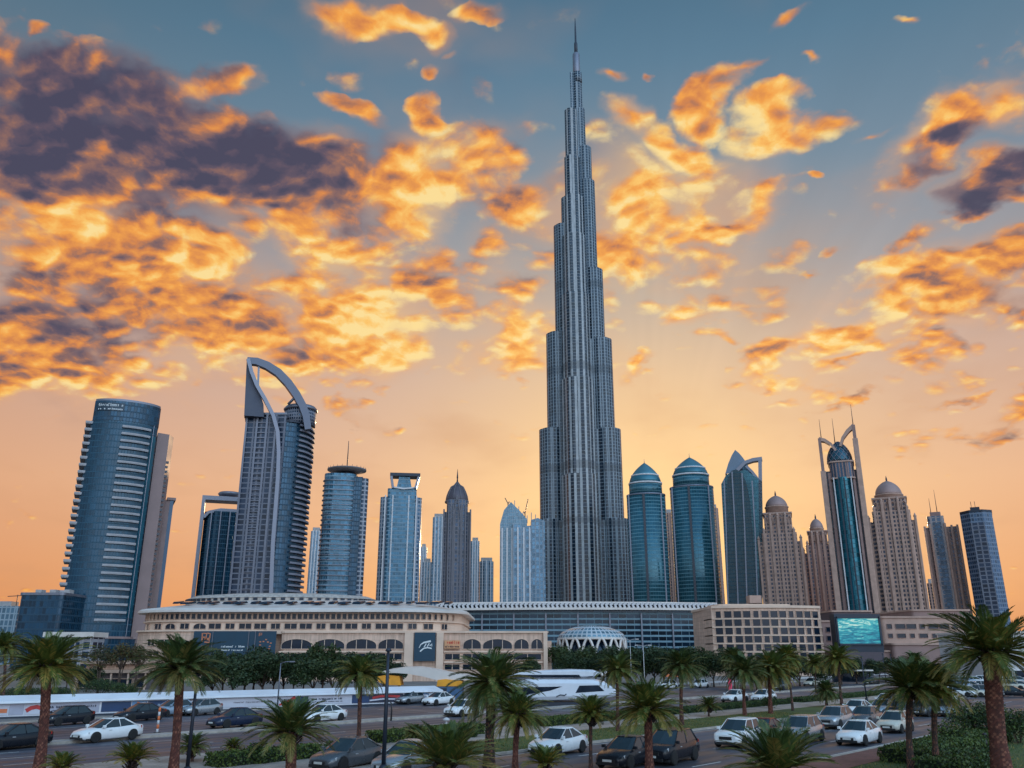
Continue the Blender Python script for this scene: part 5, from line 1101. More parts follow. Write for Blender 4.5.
def trunk_mb(h, r, seed, lean=(0, 0)):
    b = MB(); n = 20; N = max(8, int(h/.10)); rr = random.Random(seed); rings = []
    for i in range(N+1):
        k = i/N; z = h*k; rad = r*(1.22-.42*min(1, k*3) if k < .33 else (.80+.10*(k-.33)+(.28*max(0, k-.86)/.14)))
        cx, cy = lean[0]*k*k, lean[1]*k*k
        rings.append([(cx+rad*(1+(.085 if (i+j) % 2 else -.05)+rr.uniform(-.02, .02))*math.cos(2*math.pi*j/n), cy+rad*(1+(.085 if (i+j) % 2 else -.05))*math.sin(2*math.pi*j/n), z) for j in range(n)])
    b.loft(rings)
    for i in range(N*n):                                        # pale leaf scars
        if (i//n+i) % 2 == 0 and rr.random() < .42: b.mi[i] = 1
    return b
def stubs_mb(r, seed):
    b = MB(); rr = random.Random(seed)
    for i in range(34):
        a = i*2.4; z = -.55+.7*i/34; d = Vector((math.cos(a), math.sin(a), .75+.3*rr.random())).normalized(); p = Vector((math.cos(a)*r*.8, math.sin(a)*r*.8, z))
        b.tube([p, p+d*rr.uniform(.28, .5)], [.05, .03], 4)
    return b
def palm(cx, cy, hw, bx, by, lab, cr=0, bark=None, tr=.30, seed=0, group='date palms along the roads', name='palm_tree'):
    x, y = gr(bx, by); X2, z2 = at(cx, cy, y); t = thing(name, lab, 'palm tree', (x, y, 0), 0, group)
    yc = y*math.cos(PITCH)+(z2-CAM_H)*math.sin(PITCH); fl = hw/FPX*yc*1.02
    lean = (X2-x, 0); tr = .78*tr*min(1.15, max(.5, fl/2.4))
    trunk_mb(z2, tr, seed, lean).build('trunk', [bark or M_BARK, M_SCAR], t)
    stubs_mb(tr*1.1, seed).build('leaf_bases', M_BARKD, t, (lean[0], 0, z2-.05))
    c = bpy.data.objects.new('crown', CROWNS[cr]); C.objects.link(c); c.parent = t; c.location = (lean[0], 0, z2); c.rotation_euler.z = seed*1.3; c.scale = (fl, fl, fl*.95)
    return t
for i, a in enumerate([
    (46, 666, 45, 38, 775, 'dark reddish trunked palm in the left foreground, before the black hatchback', 0, M_BARKR, .34),
    (180, 668, 44, 172, 782, 'tall red brown palm in the left foreground beside the dark lamp post', 0, M_BARKR, .32),
    (360, 674, 29, 358, 753, 'slim palm on the pavement just left of the tall black lamp post', 1, M_BARK, .24),
    (493, 682, 46, 489, 768, 'large bushy palm in the middle, crown over the yellow panel', 3, M_BARKD, .34),
    (518, 714, 33, 515, 778, 'lower palm with reddish trunk tucked right of the large bushy palm', 1, M_BARKR, .30),
    (290, 732, 44, 290, 785, 'squat spreading palm with thick trunk by the red paving', 2, M_BARKR, .42),
    (591, 714, 25, 591, 772, 'slim dark trunked palm right of the white coupe', 2, M_BARKD, .24),
    (648, 709, 40, 650, 779, 'broad palm with red brown trunk in front of the black parked cars', 0, M_BARKR, .34),
    (618, 670, 24, 618, 733, 'thin palm at the nose of the white tram', 1, M_BARK, .22),
    (682, 666, 25, 682, 727, 'palm on the pavement left of the pink flag', 3, M_BARK, .24),
    (744, 671, 25, 745, 717, 'palm left one of the close pair before the cream office block', 1, M_BARKR, .22),
    (771, 668, 26, 771, 715, 'palm right one of the close pair before the cream office block', 3, M_BARKR, .24),
    (838, 659, 21, 842, 706, 'tall thin palm standing below the turquoise screen', 1, M_BARKD, .20),
    (787, 657, 19, 793, 712, 'thin palm with grey trunk just right of the close pair', 3, M_BARKD, .18),
    (911, 688, 40, 912, 772, 'leaning palm left of two over the clipped hedge at right', 0, M_BARKD, .26),
    (936, 686, 36, 938, 772, 'palm right of two over the clipped hedge at right', 1, M_BARKD, .26),
    (992, 652, 60, 1005, 790, 'biggest thick trunked palm at the right edge', 0, M_BARKR, .46),
    (4, 646, 22, 2, 700, 'dark palm cut by the left edge of the picture', 1, M_BARKD, .22),
    (733, 657, 15, 735, 690, 'small distant palm before the left of the cream office block', 3, M_BARKD, .18),
    (816, 663, 14, 816, 692, 'small distant palm before the right of the cream office block', 1, M_BARKD, .16),
    (915, 662, 15, 916, 690, 'small distant palm before the pink main wing of the stone podium', 1, M_BARKD, .16)]):
    palm(*a, seed=i+1)
for i, a in enumerate([
    (233, 747, 12, 233, 757, 'little potted size palm left in the long hedge', 2, M_BARKD, .2),
    (415, 734, 13, 415, 752, 'little palm before the middle hedge', 2, M_BARKD, .2),
    (192, 747, 18, 192, 764, 'little dark palm at the foot of the lamp post', 2, M_BARKD, .2),
    (826, 690, 15, 827, 708, 'little round palm with stout trunk near the far pavement', 3, M_BARKD, .3),
    (709, 706, 13, 709, 718, 'little palm on the pavement right of the pink flag', 2, M_BARKD, .24),
    (132, 760, 24, 132, 782, 'trunkless young palm at the bottom edge, left', 4, M_BARKD, .2),
    (62, 768, 20, 62, 785, 'dark young palm at the bottom edge beside the leftmost red trunk', 4, M_BARKD, .2),
    (446, 765, 56, 446, 806, 'wide young palm at the bottom edge, left of the large bushy palm', 4, M_BARKD, .4),
    (778, 770, 56, 778, 812, 'wide spiky young palm at the bottom edge before the silver car', 4, M_BARKD, .4),
    (545, 764, 24, 545, 785, 'dense young palm at the bottom edge below the white coupe', 4, M_BARKD, .2)]):
    palm(*a, seed=i+40, group='small young palms', name='young_palm')

# ------------------------------------------------------------------ broadleaf trees, shrubs, hedges
M_LF = leafmat('tree_leaf', (.012, .028, .012), (.034, .060, .020), .6); M_LF2 = leafmat('tree_leaf_light', (.025, .042, .018), (.06, .078, .030), .6); M_LFB = leafmat('dry_leaf', (.05, .042, .020), (.11, .078, .038), .7)
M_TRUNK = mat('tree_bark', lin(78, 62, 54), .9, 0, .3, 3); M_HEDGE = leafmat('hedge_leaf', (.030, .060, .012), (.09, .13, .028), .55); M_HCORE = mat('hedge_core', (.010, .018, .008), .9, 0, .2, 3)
def leaves(b, c, rad, n, size, rr, mi=0, mi2=None):
    for _ in range(n):
        u = Vector((rr.gauss(0, 1), rr.gauss(0, 1), rr.gauss(0, 1))).normalized()*(rr.random()**.45); p = Vector((c[0]+u.x*rad[0], c[1]+u.y*rad[1], c[2]+u.z*rad[2]))
        a = Vector((rr.gauss(0, 1), rr.gauss(0, 1), rr.gauss(0, .7))).normalized(); q = a.cross(Vector((rr.gauss(0, 1), rr.gauss(0, 1), rr.gauss(0, 1)))).normalized(); s = size*rr.uniform(.6, 1.3)
        b.v += [tuple(p-a*s), tuple(p-q*s*.45), tuple(p+a*s), tuple(p+q*s*.45)]; k = len(b.v)-4
        b.f.append((k, k+1, k+2, k+3)); b.mi.append(mi2 if mi2 is not None and rr.random() < .3 else mi); b.sm.append(False); b.uv.append([(0, 0)]*4)
def tree(name, seed, h=5.2, spread=2.3, trunk_h=.9, dry=False, n=3200, size=.19, stems=1):
    rr = random.Random(seed); t = thing(name, 'tree', 'tree'); tb = MB(); cb = MB(); ends = []
    for s in range(stems):
        ox, oy = (rr.uniform(-.5, .5), rr.uniform(-.4, .4)) if stems > 1 else (0, 0)
        tb.tube([(ox*.3, oy*.3, -.1), (ox*.6, oy*.6, trunk_h*.6), (ox, oy, trunk_h)], [.16, .12, .10] if stems == 1 else [.09, .075, .06], 7)
        for i in range(6 if stems == 1 else 3):
            a = i*2.4+rr.random(); d = spread*rr.uniform(.35, .8); e = (ox+d*math.cos(a), oy+d*math.sin(a), trunk_h+(h-trunk_h)*rr.uniform(.25, .8))
            tb.tube([(ox, oy, trunk_h-.1), (ox+d*.45*math.cos(a), oy+d*.45*math.sin(a), trunk_h+(e[2]-trunk_h)*.6), e], [.07, .05, .02], 5); ends.append(e)
    per = n//(len(ends)+4)
    for e in ends: leaves(cb, e, (spread*.46, spread*.46, (h-trunk_h)*.24), per, size, rr, 0, 1)
    for i in range(4): leaves(cb, (rr.uniform(-.5, .5)*spread, rr.uniform(-.5, .5)*spread, trunk_h+(h-trunk_h)*rr.uniform(.45, .8)), (spread*.5, spread*.5, (h-trunk_h)*.26), per, size, rr, 0, 1)
    tb.build('trunk', M_TRUNK, t); cb.build('crown', [M_LFB, M_LF2] if dry else [M_LF, M_LF2], t); return t
protos = [tree('round_tree', 1), tree('round_tree', 2, 4.6, 2.5, .8), tree('round_tree', 3, 5.6, 2.2, 1.2)]
used = [False]*3
def place_tree(px, by, ty, lab, v, group='dark round trees before the buildings'):
    x, y = gr(px, by); hz = at(px, ty, y)[1]; s = hz/(5.2, 4.6, 5.6)[v]*(1.28 if 550 < px < 730 else 1.25)
    if not used[v]:
        t = protos[v]; used[v] = True; t.location = (x, y, 0); t.scale = (s, s, s); t['label'] = lab; t['group'] = group; return t
    return dup(protos[v], (x, y, 0), px*.37, s, lab, group)
TR = [(203, 693, 657, 'round tree below the left of the large teal banner'), (222, 694, 659, 'round tree below the middle of the large teal banner'), (244, 694, 658, 'round tree below the right end of the large teal banner'), (262, 695, 657, 'round tree beside the thin lamp post before the cream hall'),
 (283, 693, 661, 'low round tree below the leftmost wide arch of the cream hall'), (303, 693, 660, 'round tree below the gap after the leftmost arch'), (322, 694, 652, 'tallest dark tree of the row, before the second arch'), (340, 693, 658, 'round tree close left of the slim pavement palm'), (384, 691, 664, 'low tree behind the left yellow panel'), (398, 690, 668, 'small tree under the white wave canopy'),
 (160, 692, 668, 'low tree right of the beige pavilion'), (556, 681, 651, 'tree before the left foot of the domed pavilion'), (572, 681, 655, 'tree below the left of the pavilion lattice'), (588, 682, 654, 'tree below the middle of the pavilion lattice'), (604, 682, 655, 'tree below the right of the pavilion lattice'), (628, 684, 655, 'tree left of the pale thin lamp pole'),
 (645, 685, 652, 'dense tree behind the pale thin lamp pole'), (664, 684, 655, 'tree left of the palm by the pink flag'), (698, 686, 655, 'tree right of the palm by the pink flag'), (714, 687, 658, 'tree behind the pink flag'), (757, 690, 662, 'tree between the close pair of palms'), (800, 686, 660, 'tree right of the thin grey palm'), (826, 685, 661, 'tree left below the turquoise screen'), (857, 684, 662, 'tree right below the turquoise screen'), (880, 680, 664, 'small tree beside the two short posts'), (900, 681, 660, 'tree before the terrace of the stone podium'), (532, 684, 662, 'tree at the right end of the cream hall'), (960, 678, 655, 'tree behind the biggest palm, left side'),
 (22, 690, 662, 'dark tree right of the palm at the left edge'), (212, 695, 668, 'low tree squeezed between the first two trees under the large teal banner'), (232, 696, 664, 'low tree between the second and third trees under the large teal banner'), (253, 693, 655, 'tree behind the right edge of the large teal banner trees'), (273, 694, 663, 'low tree right of the thin lamp post'), (293, 694, 664, 'low tree under the leftmost wide arch, right side'), (313, 695, 663, 'low tree left of the tallest dark tree'), (332, 694, 662, 'low tree right of the tallest dark tree'), (372, 691, 660, 'tree behind the slim pavement palm, right side'), (564, 683, 660, 'low tree between the two leftmost pavilion trees'), (580, 683, 661, 'low tree under the left loops of the pavilion'), (596, 683, 661, 'low tree under the right loops of the pavilion'), (615, 684, 654, 'tree at the right foot of the domed pavilion'), (636, 685, 660, 'low tree just left of the pale lamp pole'), (655, 685, 659, 'low tree just right of the pale lamp pole'), (680, 686, 654, 'tree directly behind the palm by the pink flag'), (730, 688, 656, 'tree behind the small distant palm at the office block'), (745, 688, 664, 'low tree behind the left palm of the close pair'), (772, 688, 662, 'low tree behind the right palm of the close pair'), (788, 687, 663, 'low tree behind the thin grey palm'), (812, 686, 664, 'low tree behind the right small distant palm'), (842, 685, 662, 'low tree behind the tall thin palm below the screen'), (870, 683, 663, 'low tree at the dark lamp post below the screen'), (66, 690, 664, 'dark tree behind the leftmost reddish palm'), (86, 692, 670, 'low bush-like tree before the beige pavilion')]
for i, (px, by, ty, lab) in enumerate(TR): place_tree(px, by, ty, lab, (i*2+i//3) % 3)
fp = None
for i, (px, by, ty, lab) in enumerate([(98, 694, 645, 'brownish many stemmed tree before the beige pavilion, left one'), (116, 694, 643, 'brownish many stemmed tree before the beige pavilion, middle one'), (134, 694, 644, 'brownish many stemmed tree before the beige pavilion, right one')]):
    x, y = gr(px, by); s = at(px, ty, y)[1]/6.4
    if fp is None: fp = tree('feathery_tree', 21, 6.4, 1.9, 3.2, True, 1500, .15, 3); fp.location = (x, y, 0); fp.scale = (s,)*3; fp['label'] = lab; fp['group'] = 'brownish trees by the beige pavilion'
    else: dup(fp, (x, y, 0), px, s, lab, 'brownish trees by the beige pavilion')
def shrub(px, by, w, h, lab, seed, m=None):
    x, y = gr(px, by); rr = random.Random(seed); t = thing('shrub', lab, 'shrub', (x, y, 0), 0, 'leafy shrubs'); b = MB(); sb = MB()
    for i in range(7):
        a = i*2.4; d = w*.32; p = (d*math.cos(a)*rr.uniform(.4, 1), d*math.sin(a)*rr.uniform(.4, 1), h*rr.uniform(.35, .7)); leaves(b, p, (w*.3, w*.3, h*.34), int(170*max(1, w*h/3)), .09, rr, 0, 1); sb.tube([(0, 0, -.05), p], [.04, .015], 5)
    b.build('foliage', m or [M_LF, M_HEDGE], t); sb.build('stem', M_TRUNK, t)
shrub(100, 696, 5.5, 2.4, 'broad dark shrub behind the hoarding before the pavilion', 1); shrub(122, 697, 4, 2.0, 'lower dark shrub behind the hoarding, right of the broad one', 2); shrub(20, 698, 7, 1.6, 'long low shrub behind the left end of the hoarding', 3); shrub(58, 698, 5, 1.4, 'low shrub behind the hoarding at the leftmost reddish palm', 4)
shrub(975, 742, 3.2, 2.6, 'tall dark shrub right of the two hedge palms', 5); shrub(952, 750, 2.6, 1.9, 'dark shrub between the hedge and the tall shrub', 6); shrub(1020, 745, 2.6, 2.4, 'dark shrub at the right edge behind the biggest palm', 7); shrub(995, 735, 2.6, 2.3, 'dark shrub directly behind the biggest palm trunk', 8)
shrub(257, 766, 1.1, 1.3, 'small pointed shrub beside the squat palm', 9); shrub(470, 739, 1.2, .8, 'small pale shrub by the white lamp bollard', 10); shrub(770, 709, 1.8, 1.5, 'small shrub right of the two white cars', 11); shrub(930, 712, 3.2, 1.6, 'shrub behind the hedge palms', 12)
def hedge(n0, n1, s0, s1, h, lab, seed, z0=.1):
    rr = random.Random(seed); c = sn((s0+s1)/2, (n0+n1)/2); t = thing('hedge', lab, 'hedge', (c[0], c[1], 0), ROAD_ANG, 'clipped hedges'); L, W = s1-s0, n1-n0
    MB().rbox(-L/2+.08, L/2-.08, -W/2+.08, W/2-.08, z0, h-.08, .15).build('core', M_HCORE, t); b = MB(); n = int((L*W+2*L*h+2*W*h)*150)
    for _ in range(min(n, 16000)):
        k = rr.random()*(L*W+2*(L+W)*h)
        x, y = rr.uniform(-L/2, L/2), rr.uniform(-W/2, W/2)
        if k < L*W: p = Vector((x, y, h+rr.gauss(-.04, .04)))
        elif k < L*W+2*L*h: p = Vector((x, rr.choice((-1, 1))*W/2+rr.gauss(0, .05), rr.uniform(z0, h)))
        else: p = Vector((rr.choice((-1, 1))*L/2+rr.gauss(0, .05), y, rr.uniform(z0, h)))
        a = Vector((rr.gauss(0, 1), rr.gauss(0, 1), rr.gauss(0, 1))).normalized(); q = a.cross(Vector((rr.gauss(0, 1), rr.gauss(0, 1), rr.gauss(0, 1)))).normalized(); s = .075*rr.uniform(.6, 1.4)
        b.v += [tuple(p-a*s), tuple(p-q*s*.6), tuple(p+a*s), tuple(p+q*s*.6)]; kk = len(b.v)-4
        b.f.append((kk, kk+1, kk+2, kk+3)); b.mi.append(0 if rr.random() < .75 else 1); b.sm.append(False); b.uv.append([(0, 0)]*4)
    b.build('foliage', [M_HEDGE, M_LF], t)
def s_of(px, py):
    x, y = gr(px, py); return x*DS.x+y*DS.y
hedge(42.4, 43.9, s_of(185, 765), s_of(300, 756), .75, 'long clipped hedge left of the squat palm', 1)
hedge(42.4, 43.9, s_of(318, 755), s_of(352, 752), .75, 'short clipped hedge between squat palm and slim pavement palm', 2)
hedge(45.8, 47.6, s_of(376, 745), s_of(480, 735), .8, 'clipped hedge behind the tall black lamp post', 3)
hedge(46.6, 48.6, s_of(540, 728), s_of(640, 716), .7, 'clipped hedge below the white tram', 4)
hedge(46.6, 48.6, s_of(655, 716), s_of(775, 704), .6, 'clipped hedge running past the pink flag', 5)
hedge(46.6, 48.6, s_of(785, 703), s_of(890, 694), .6, 'clipped hedge farthest to the right along the pavement', 6)
hedge(16.0, 18.4, s_of(880, 764), s_of(944, 738), .85, 'wide clipped hedge under the two palms at right', 7)
hedge(13.2, 15.4, s_of(905, 775), s_of(940, 760), .8, 'low hedge corner at the bottom right before the two palms', 8)
x, y = gr(985, 764); t = thing('clipped_bush', 'round clipped bush at the foot of the biggest palm', 'bush', (x, y, 0)); b = MB(); leaves(b, (0, 0, .45), (.62, .62, .45), 2600, .06, random.Random(5), 0, 1); b.build('foliage', [M_HEDGE, M_LF], t); MB().lathe([(.2, 0), (.48, .25), (.5, .5), (.3, .75), (.05, .82)], 14).build('core', M_HCORE, t)
# grass blades on the lawns that lie close enough to show them
b = MB(); rr = random.Random(9)
for _ in range(16000):
    if rr.random() < .7: s, n = rr.uniform(36, 85), rr.uniform(36.8, 42.3)
    else: s, n = rr.uniform(44, 75), rr.uniform(9, 18.5)
    p = Vector(sn(s, n, .10)); a = rr.uniform(0, 6.28); w = .025; h = rr.uniform(.06, .14); d = Vector((math.cos(a), math.sin(a), 0))
    b.v += [tuple(p-d*w), tuple(p+d*w), tuple(p+Vector((rr.uniform(-.05, .05), rr.uniform(-.05, .05), h)))]; k = len(b.v)-3
    b.f.append((k, k+1, k+2)); b.mi.append(0 if rr.random() < .7 else 1); b.sm.append(False); b.uv.append([(0, 0)]*3)
props(b.build('grass', [M_HEDGE, M_FRO]), kind='stuff')

# ------------------------------------------------------------------ vehicles
M_TYRE = mat('tyre_rubber', (.012, .012, .013), .85, 0, .1, 6); M_RIM = mat('alloy_rim', (.52, .53, .55), .4, .25, .05, 4); M_TRIM = mat('black_trim', (.012, .012, .014), .5, 0, .1, 4)
M_CARG = mat('car_glass', (.02, .035, .045), .04, .0, .1, 1); M_HEAD = mat('headlight_glass', (.62, .63, .66), .1, .2, .05, 4); M_TAIL = mat('tail_light_glass', (.32, .012, .012), .2, 0, .05, 4); M_PLATE = mat('number_plate', (.6, .6, .58), .5, 0, .05, 4)
def paint(name, c, metal=.1, coat=.35): return mat(name, c, .25, metal, .04, .6, coat=coat, spec=.3)
PAINT = {'white': paint('white_paint', (.74, .74, .75), 0), 'silver': paint('silver_paint', (.38, .40, .43), .6), 'black': paint('black_paint', (.012, .014, .020), 0, .08), 'grey': paint('grey_paint', (.10, .11, .125), .4), 'navy': paint('navy_paint', (.014, .022, .05), 0, .1), 'cream': paint('cream_paint', (.55, .52, .45), 0), 'red': paint('dark_red_paint', (.12, .015, .02)), 'blue': paint('pale_blue_paint', (.28, .36, .46), .3)}
def make_car(name, st, cab, rz_, wheels, wr, L):
    """st: body stations (x, half width, bottom, shoulder height); cab: belt outline and roof outline"""
    t = thing(name, 'car', 'car'); b = MB(); rings = []
    for (x, w, zb, zt) in st:
        rings.append([(x, -w*.86, zb), (x, -w*.98, zb+.10), (x, -w, zb+(zt-zb)*.5), (x, -w*.97, zt-.10), (x, -w*.84, zt), (x, 0, zt+.035), (x, w*.84, zt), (x, w*.97, zt-.10), (x, w, zb+(zt-zb)*.5), (x, w*.98, zb+.10), (x, w*.86, zb)])
    b.loft(rings, 0, sm=True)
    hw = max(s[1] for s in st)
    for wx in wheels:                                          # dark wheel wells
        for sg in (1, -1):
            n = 14; r = wr*1.09; pts = [(wx+r*math.cos(math.pi*i/n), wr+r*math.sin(math.pi*i/n)) for i in range(n+1)]+[(wx-r, .2), (wx+r, .2)]
            b.loft([[(a, sg*hw*.80, c) for a, c in pts], [(a, sg*(hw+.006), c) for a, c in pts]], 1)
    b.box(-L/2+.25, L/2-.25, -hw*.9, hw*.9, .20, .30, 1)
    body = b.build('body', [PAINT['white'], M_TRIM], t)
    (x0, x1, w0, z0), (x2, x3, w2, z2) = cab
    low = [(x0, 0.0), (x0-.08, w0*.7), (x0-.22, w0), (x1+.2, w0), (x1+.05, w0*.75), (x1, 0)]; up = [(x2, 0.0), (x2-.05, w2*.75), (x2-.18, w2), (x3+.15, w2), (x3+.04, w2*.75), (x3, 0)]
    full = lambda o: o+[(a, -c) for a, c in reversed(o[1:-1])]
    MB().loft([[(a, c, z0-.04) for a, c in full(low)], [(a, c, z2) for a, c in full(up)]], 0).build('windows', M_CARG, t)
    r = MB(); u2 = [(a*.985+(x2+x3)/2*.015, c*.9) for a, c in full(up)]
    r.loft([[(a, c*1.01, z2-.05) for a, c in full(up)], [(a, c*1.01, z2+.015) for a, c in full(up)], [(a, c, z2+.055) for a, c in u2]], 0); r.build('roof', PAINT['white'], t)
    for sg in (1, -1):
        for (xa_, xb_, w) in ((x0-.2, x2-.16, .03), ((x0+x1)/2-.05, (x2+x3)/2, .03), (x1+.2, x3+.14, .05)):
            MB().tube([(xa_, sg*(w0+.004), z0-.05), (xb_, sg*(w2+.006), z2-.02)], w, 5).build('pillar', PAINT['white'], t)
        m_ = MB(); m_.rbox(x0-.42, x0-.24, sg*(w0+.13)-.10, sg*(w0+.13)+.10, z0, z0+.15, .04); m_.build('mirror', PAINT['white'], t)
        fx, fw, fz = st[-2][0], st[-2][1], st[-2][3]
        b = MB(); b.loft([[(fx-.22, sg*fw*.99, fz-.13), (fx-.22, sg*fw*1.0, fz-.02), (fx+.02, sg*fw*.62, fz-.05), (fx+.06, sg*fw*.60, fz-.20)], [(fx-.12, sg*fw*1.03, fz-.16), (fx-.12, sg*fw*1.03, fz-.05), (fx+.10, sg*fw*.62, fz-.07), (fx+.12, sg*fw*.60, fz-.22)]]); b.build('headlight', M_HEAD, t)
        rx, rw, rz2 = st[1][0], st[1][1], st[1][3]
        b = MB(); b.loft([[(rx+.2, sg*rw*1.0, rz2-.2), (rx+.2, sg*rw*1.0, rz2-.04), (rx-.02, sg*rw*.62, rz2-.06), (rx-.02, sg*rw*.62, rz2-.22)], [(rx+.12, sg*rw*1.02, rz2-.2), (rx+.12, sg*rw*1.02, rz2-.04), (rx-.09, sg*rw*.64, rz2-.06), (rx-.09, sg*rw*.64, rz2-.22)]]); b.build('tail_light', M_TAIL, t)
        b = MB(); b.rbox(x0-.95, x0-.75, sg*hw*1.0-.015, sg*hw*1.0+.015, z0-.20, z0-.165, .005); b.build('door_handle', M_RIM, t)
    fx, fz = st[-1][0], st[-1][3]
    MB().rbox(fx-.06, fx+.03, -.42, .42, fz-.24, fz-.06, .02).build('grille', M_TRIM, t); MB().rbox(fx-.1, fx+.02, -.62, .62, .24, .38, .02).build('air_intake', M_TRIM, t)
    MB().box(fx+.02, fx+.045, -.26, .26, .40, .51).build('number_plate', M_PLATE, t); MB().box(st[0][0]-.03, st[0][0]-.002, -.26, .26, .55, .66).build('number_plate', M_PLATE, t)
    for wx in wheels:
        for sg in (1, -1):
            prof = [(wr*.62, -.11), (wr*.93, -.11), (wr, -.07), (wr, .07), (wr*.93, .11), (wr*.62, .11)]; n = 22; b = MB()
            b.loft([[(r_*math.cos(2*math.pi*i/n), y_, r_*math.sin(2*math.pi*i/n)) for i in range(n)] for r_, y_ in prof], sm=True); w_ = b.build('wheel', M_TYRE, t, (wx, sg*(hw-.085), wr))
            b = MB(); yy = sg*.105
            for i in range(5):
                a = 2*math.pi*i/5; c_, s_ = math.cos(a), math.sin(a); px_, pz_ = -s_*.045, c_*.045
                b.loft([[(c_*.04+px_, yy, s_*.04+pz_), (c_*wr*.62+px_, yy, s_*wr*.62+pz_), (c_*wr*.62-px_, yy, s_*wr*.62-pz_), (c_*.04-px_, yy, s_*.04-pz_)], [(c_*.04+px_, yy*.7, s_*.04+pz_), (c_*wr*.62+px_, yy*.7, s_*wr*.62+pz_), (c_*wr*.62-px_, yy*.7, s_*wr*.62-pz_), (c_*.04-px_, yy*.7, s_*.04-pz_)]])
            b.loft([[(wr*.66*math.cos(2*math.pi*i/n), yy*.96, wr*.66*math.sin(2*math.pi*i/n)) for i in range(n)], [(wr*.57*math.cos(2*math.pi*i/n), yy*.96, wr*.57*math.sin(2*math.pi*i/n)) for i in range(n)]], caps=(False, False)); b.build('rim', M_RIM, w_)
    return t
SED = make_car('parked_car', [(-2.30, .68, .40, .78), (-2.22, .82, .28, .94), (-1.6, .89, .20, .99), (-.3, .91, .17, .93), (.9, .91, .17, .92), (1.5, .88, .18, .85), (2.05, .80, .22, .73), (2.30, .60, .30, .58)], ((1.25, -2.0, .80, .93), (.25, -.95, .60, 1.41)), 0, (1.42, -1.40), .345, 4.6)
SUV = make_car('suv', [(-2.30, .72, .50, 1.00), (-2.24, .86, .34, 1.10), (-1.5, .93, .26, 1.10), (-.3, .94, .25, 1.04), (.9, .94, .25, 1.03), (1.6, .92, .27, .98), (2.12, .84, .32, .90), (2.30, .68, .40, .76)], ((1.35, -2.16, .84, 1.04), (.40, -1.72, .66, 1.60)), 0, (1.42, -1.40), .37, 4.6)
HAT = make_car('hatchback', [(-2.08, .70, .44, .92), (-2.02, .82, .30, 1.02), (-1.4, .88, .22, 1.0), (-.3, .89, .20, .95), (.9, .89, .20, .94), (1.5, .86, .22, .86), (1.95, .79, .26, .76), (2.12, .62, .34, .64)], ((1.25, -1.96, .80, .95), (.30, -1.30, .60, 1.45)), 0, (1.30, -1.28), .33, 4.2)
PROTO = {'s': SED, 'u': SUV, 'h': HAT}; first = {'s': True, 'u': True, 'h': True}
DRIVE = ROAD_ANG+math.pi
def car(k, px, py, col, lab, group, da=0.0, sc=1.0):
    x, y = gr(px, py); z = .012; rz = DRIVE+R(da); src = PROTO[k]
    if first[k]:
        first[k] = False; t = src; t.location = (x, y, z); t.rotation_euler.z = rz; t['label'] = lab; t['group'] = group; t.scale = (sc,)*3
        swap = PAINT[col]
        for ch in t.children:
            for sl in ch.material_slots:
                if sl.material and sl.material.name == 'white_paint' and col != 'white': sl.link = 'OBJECT'; sl.material = swap
        return t
    return dup(src, (x, y, z), rz, sc, lab, group, {'white_paint': PAINT[col]} if col != 'white' else None)
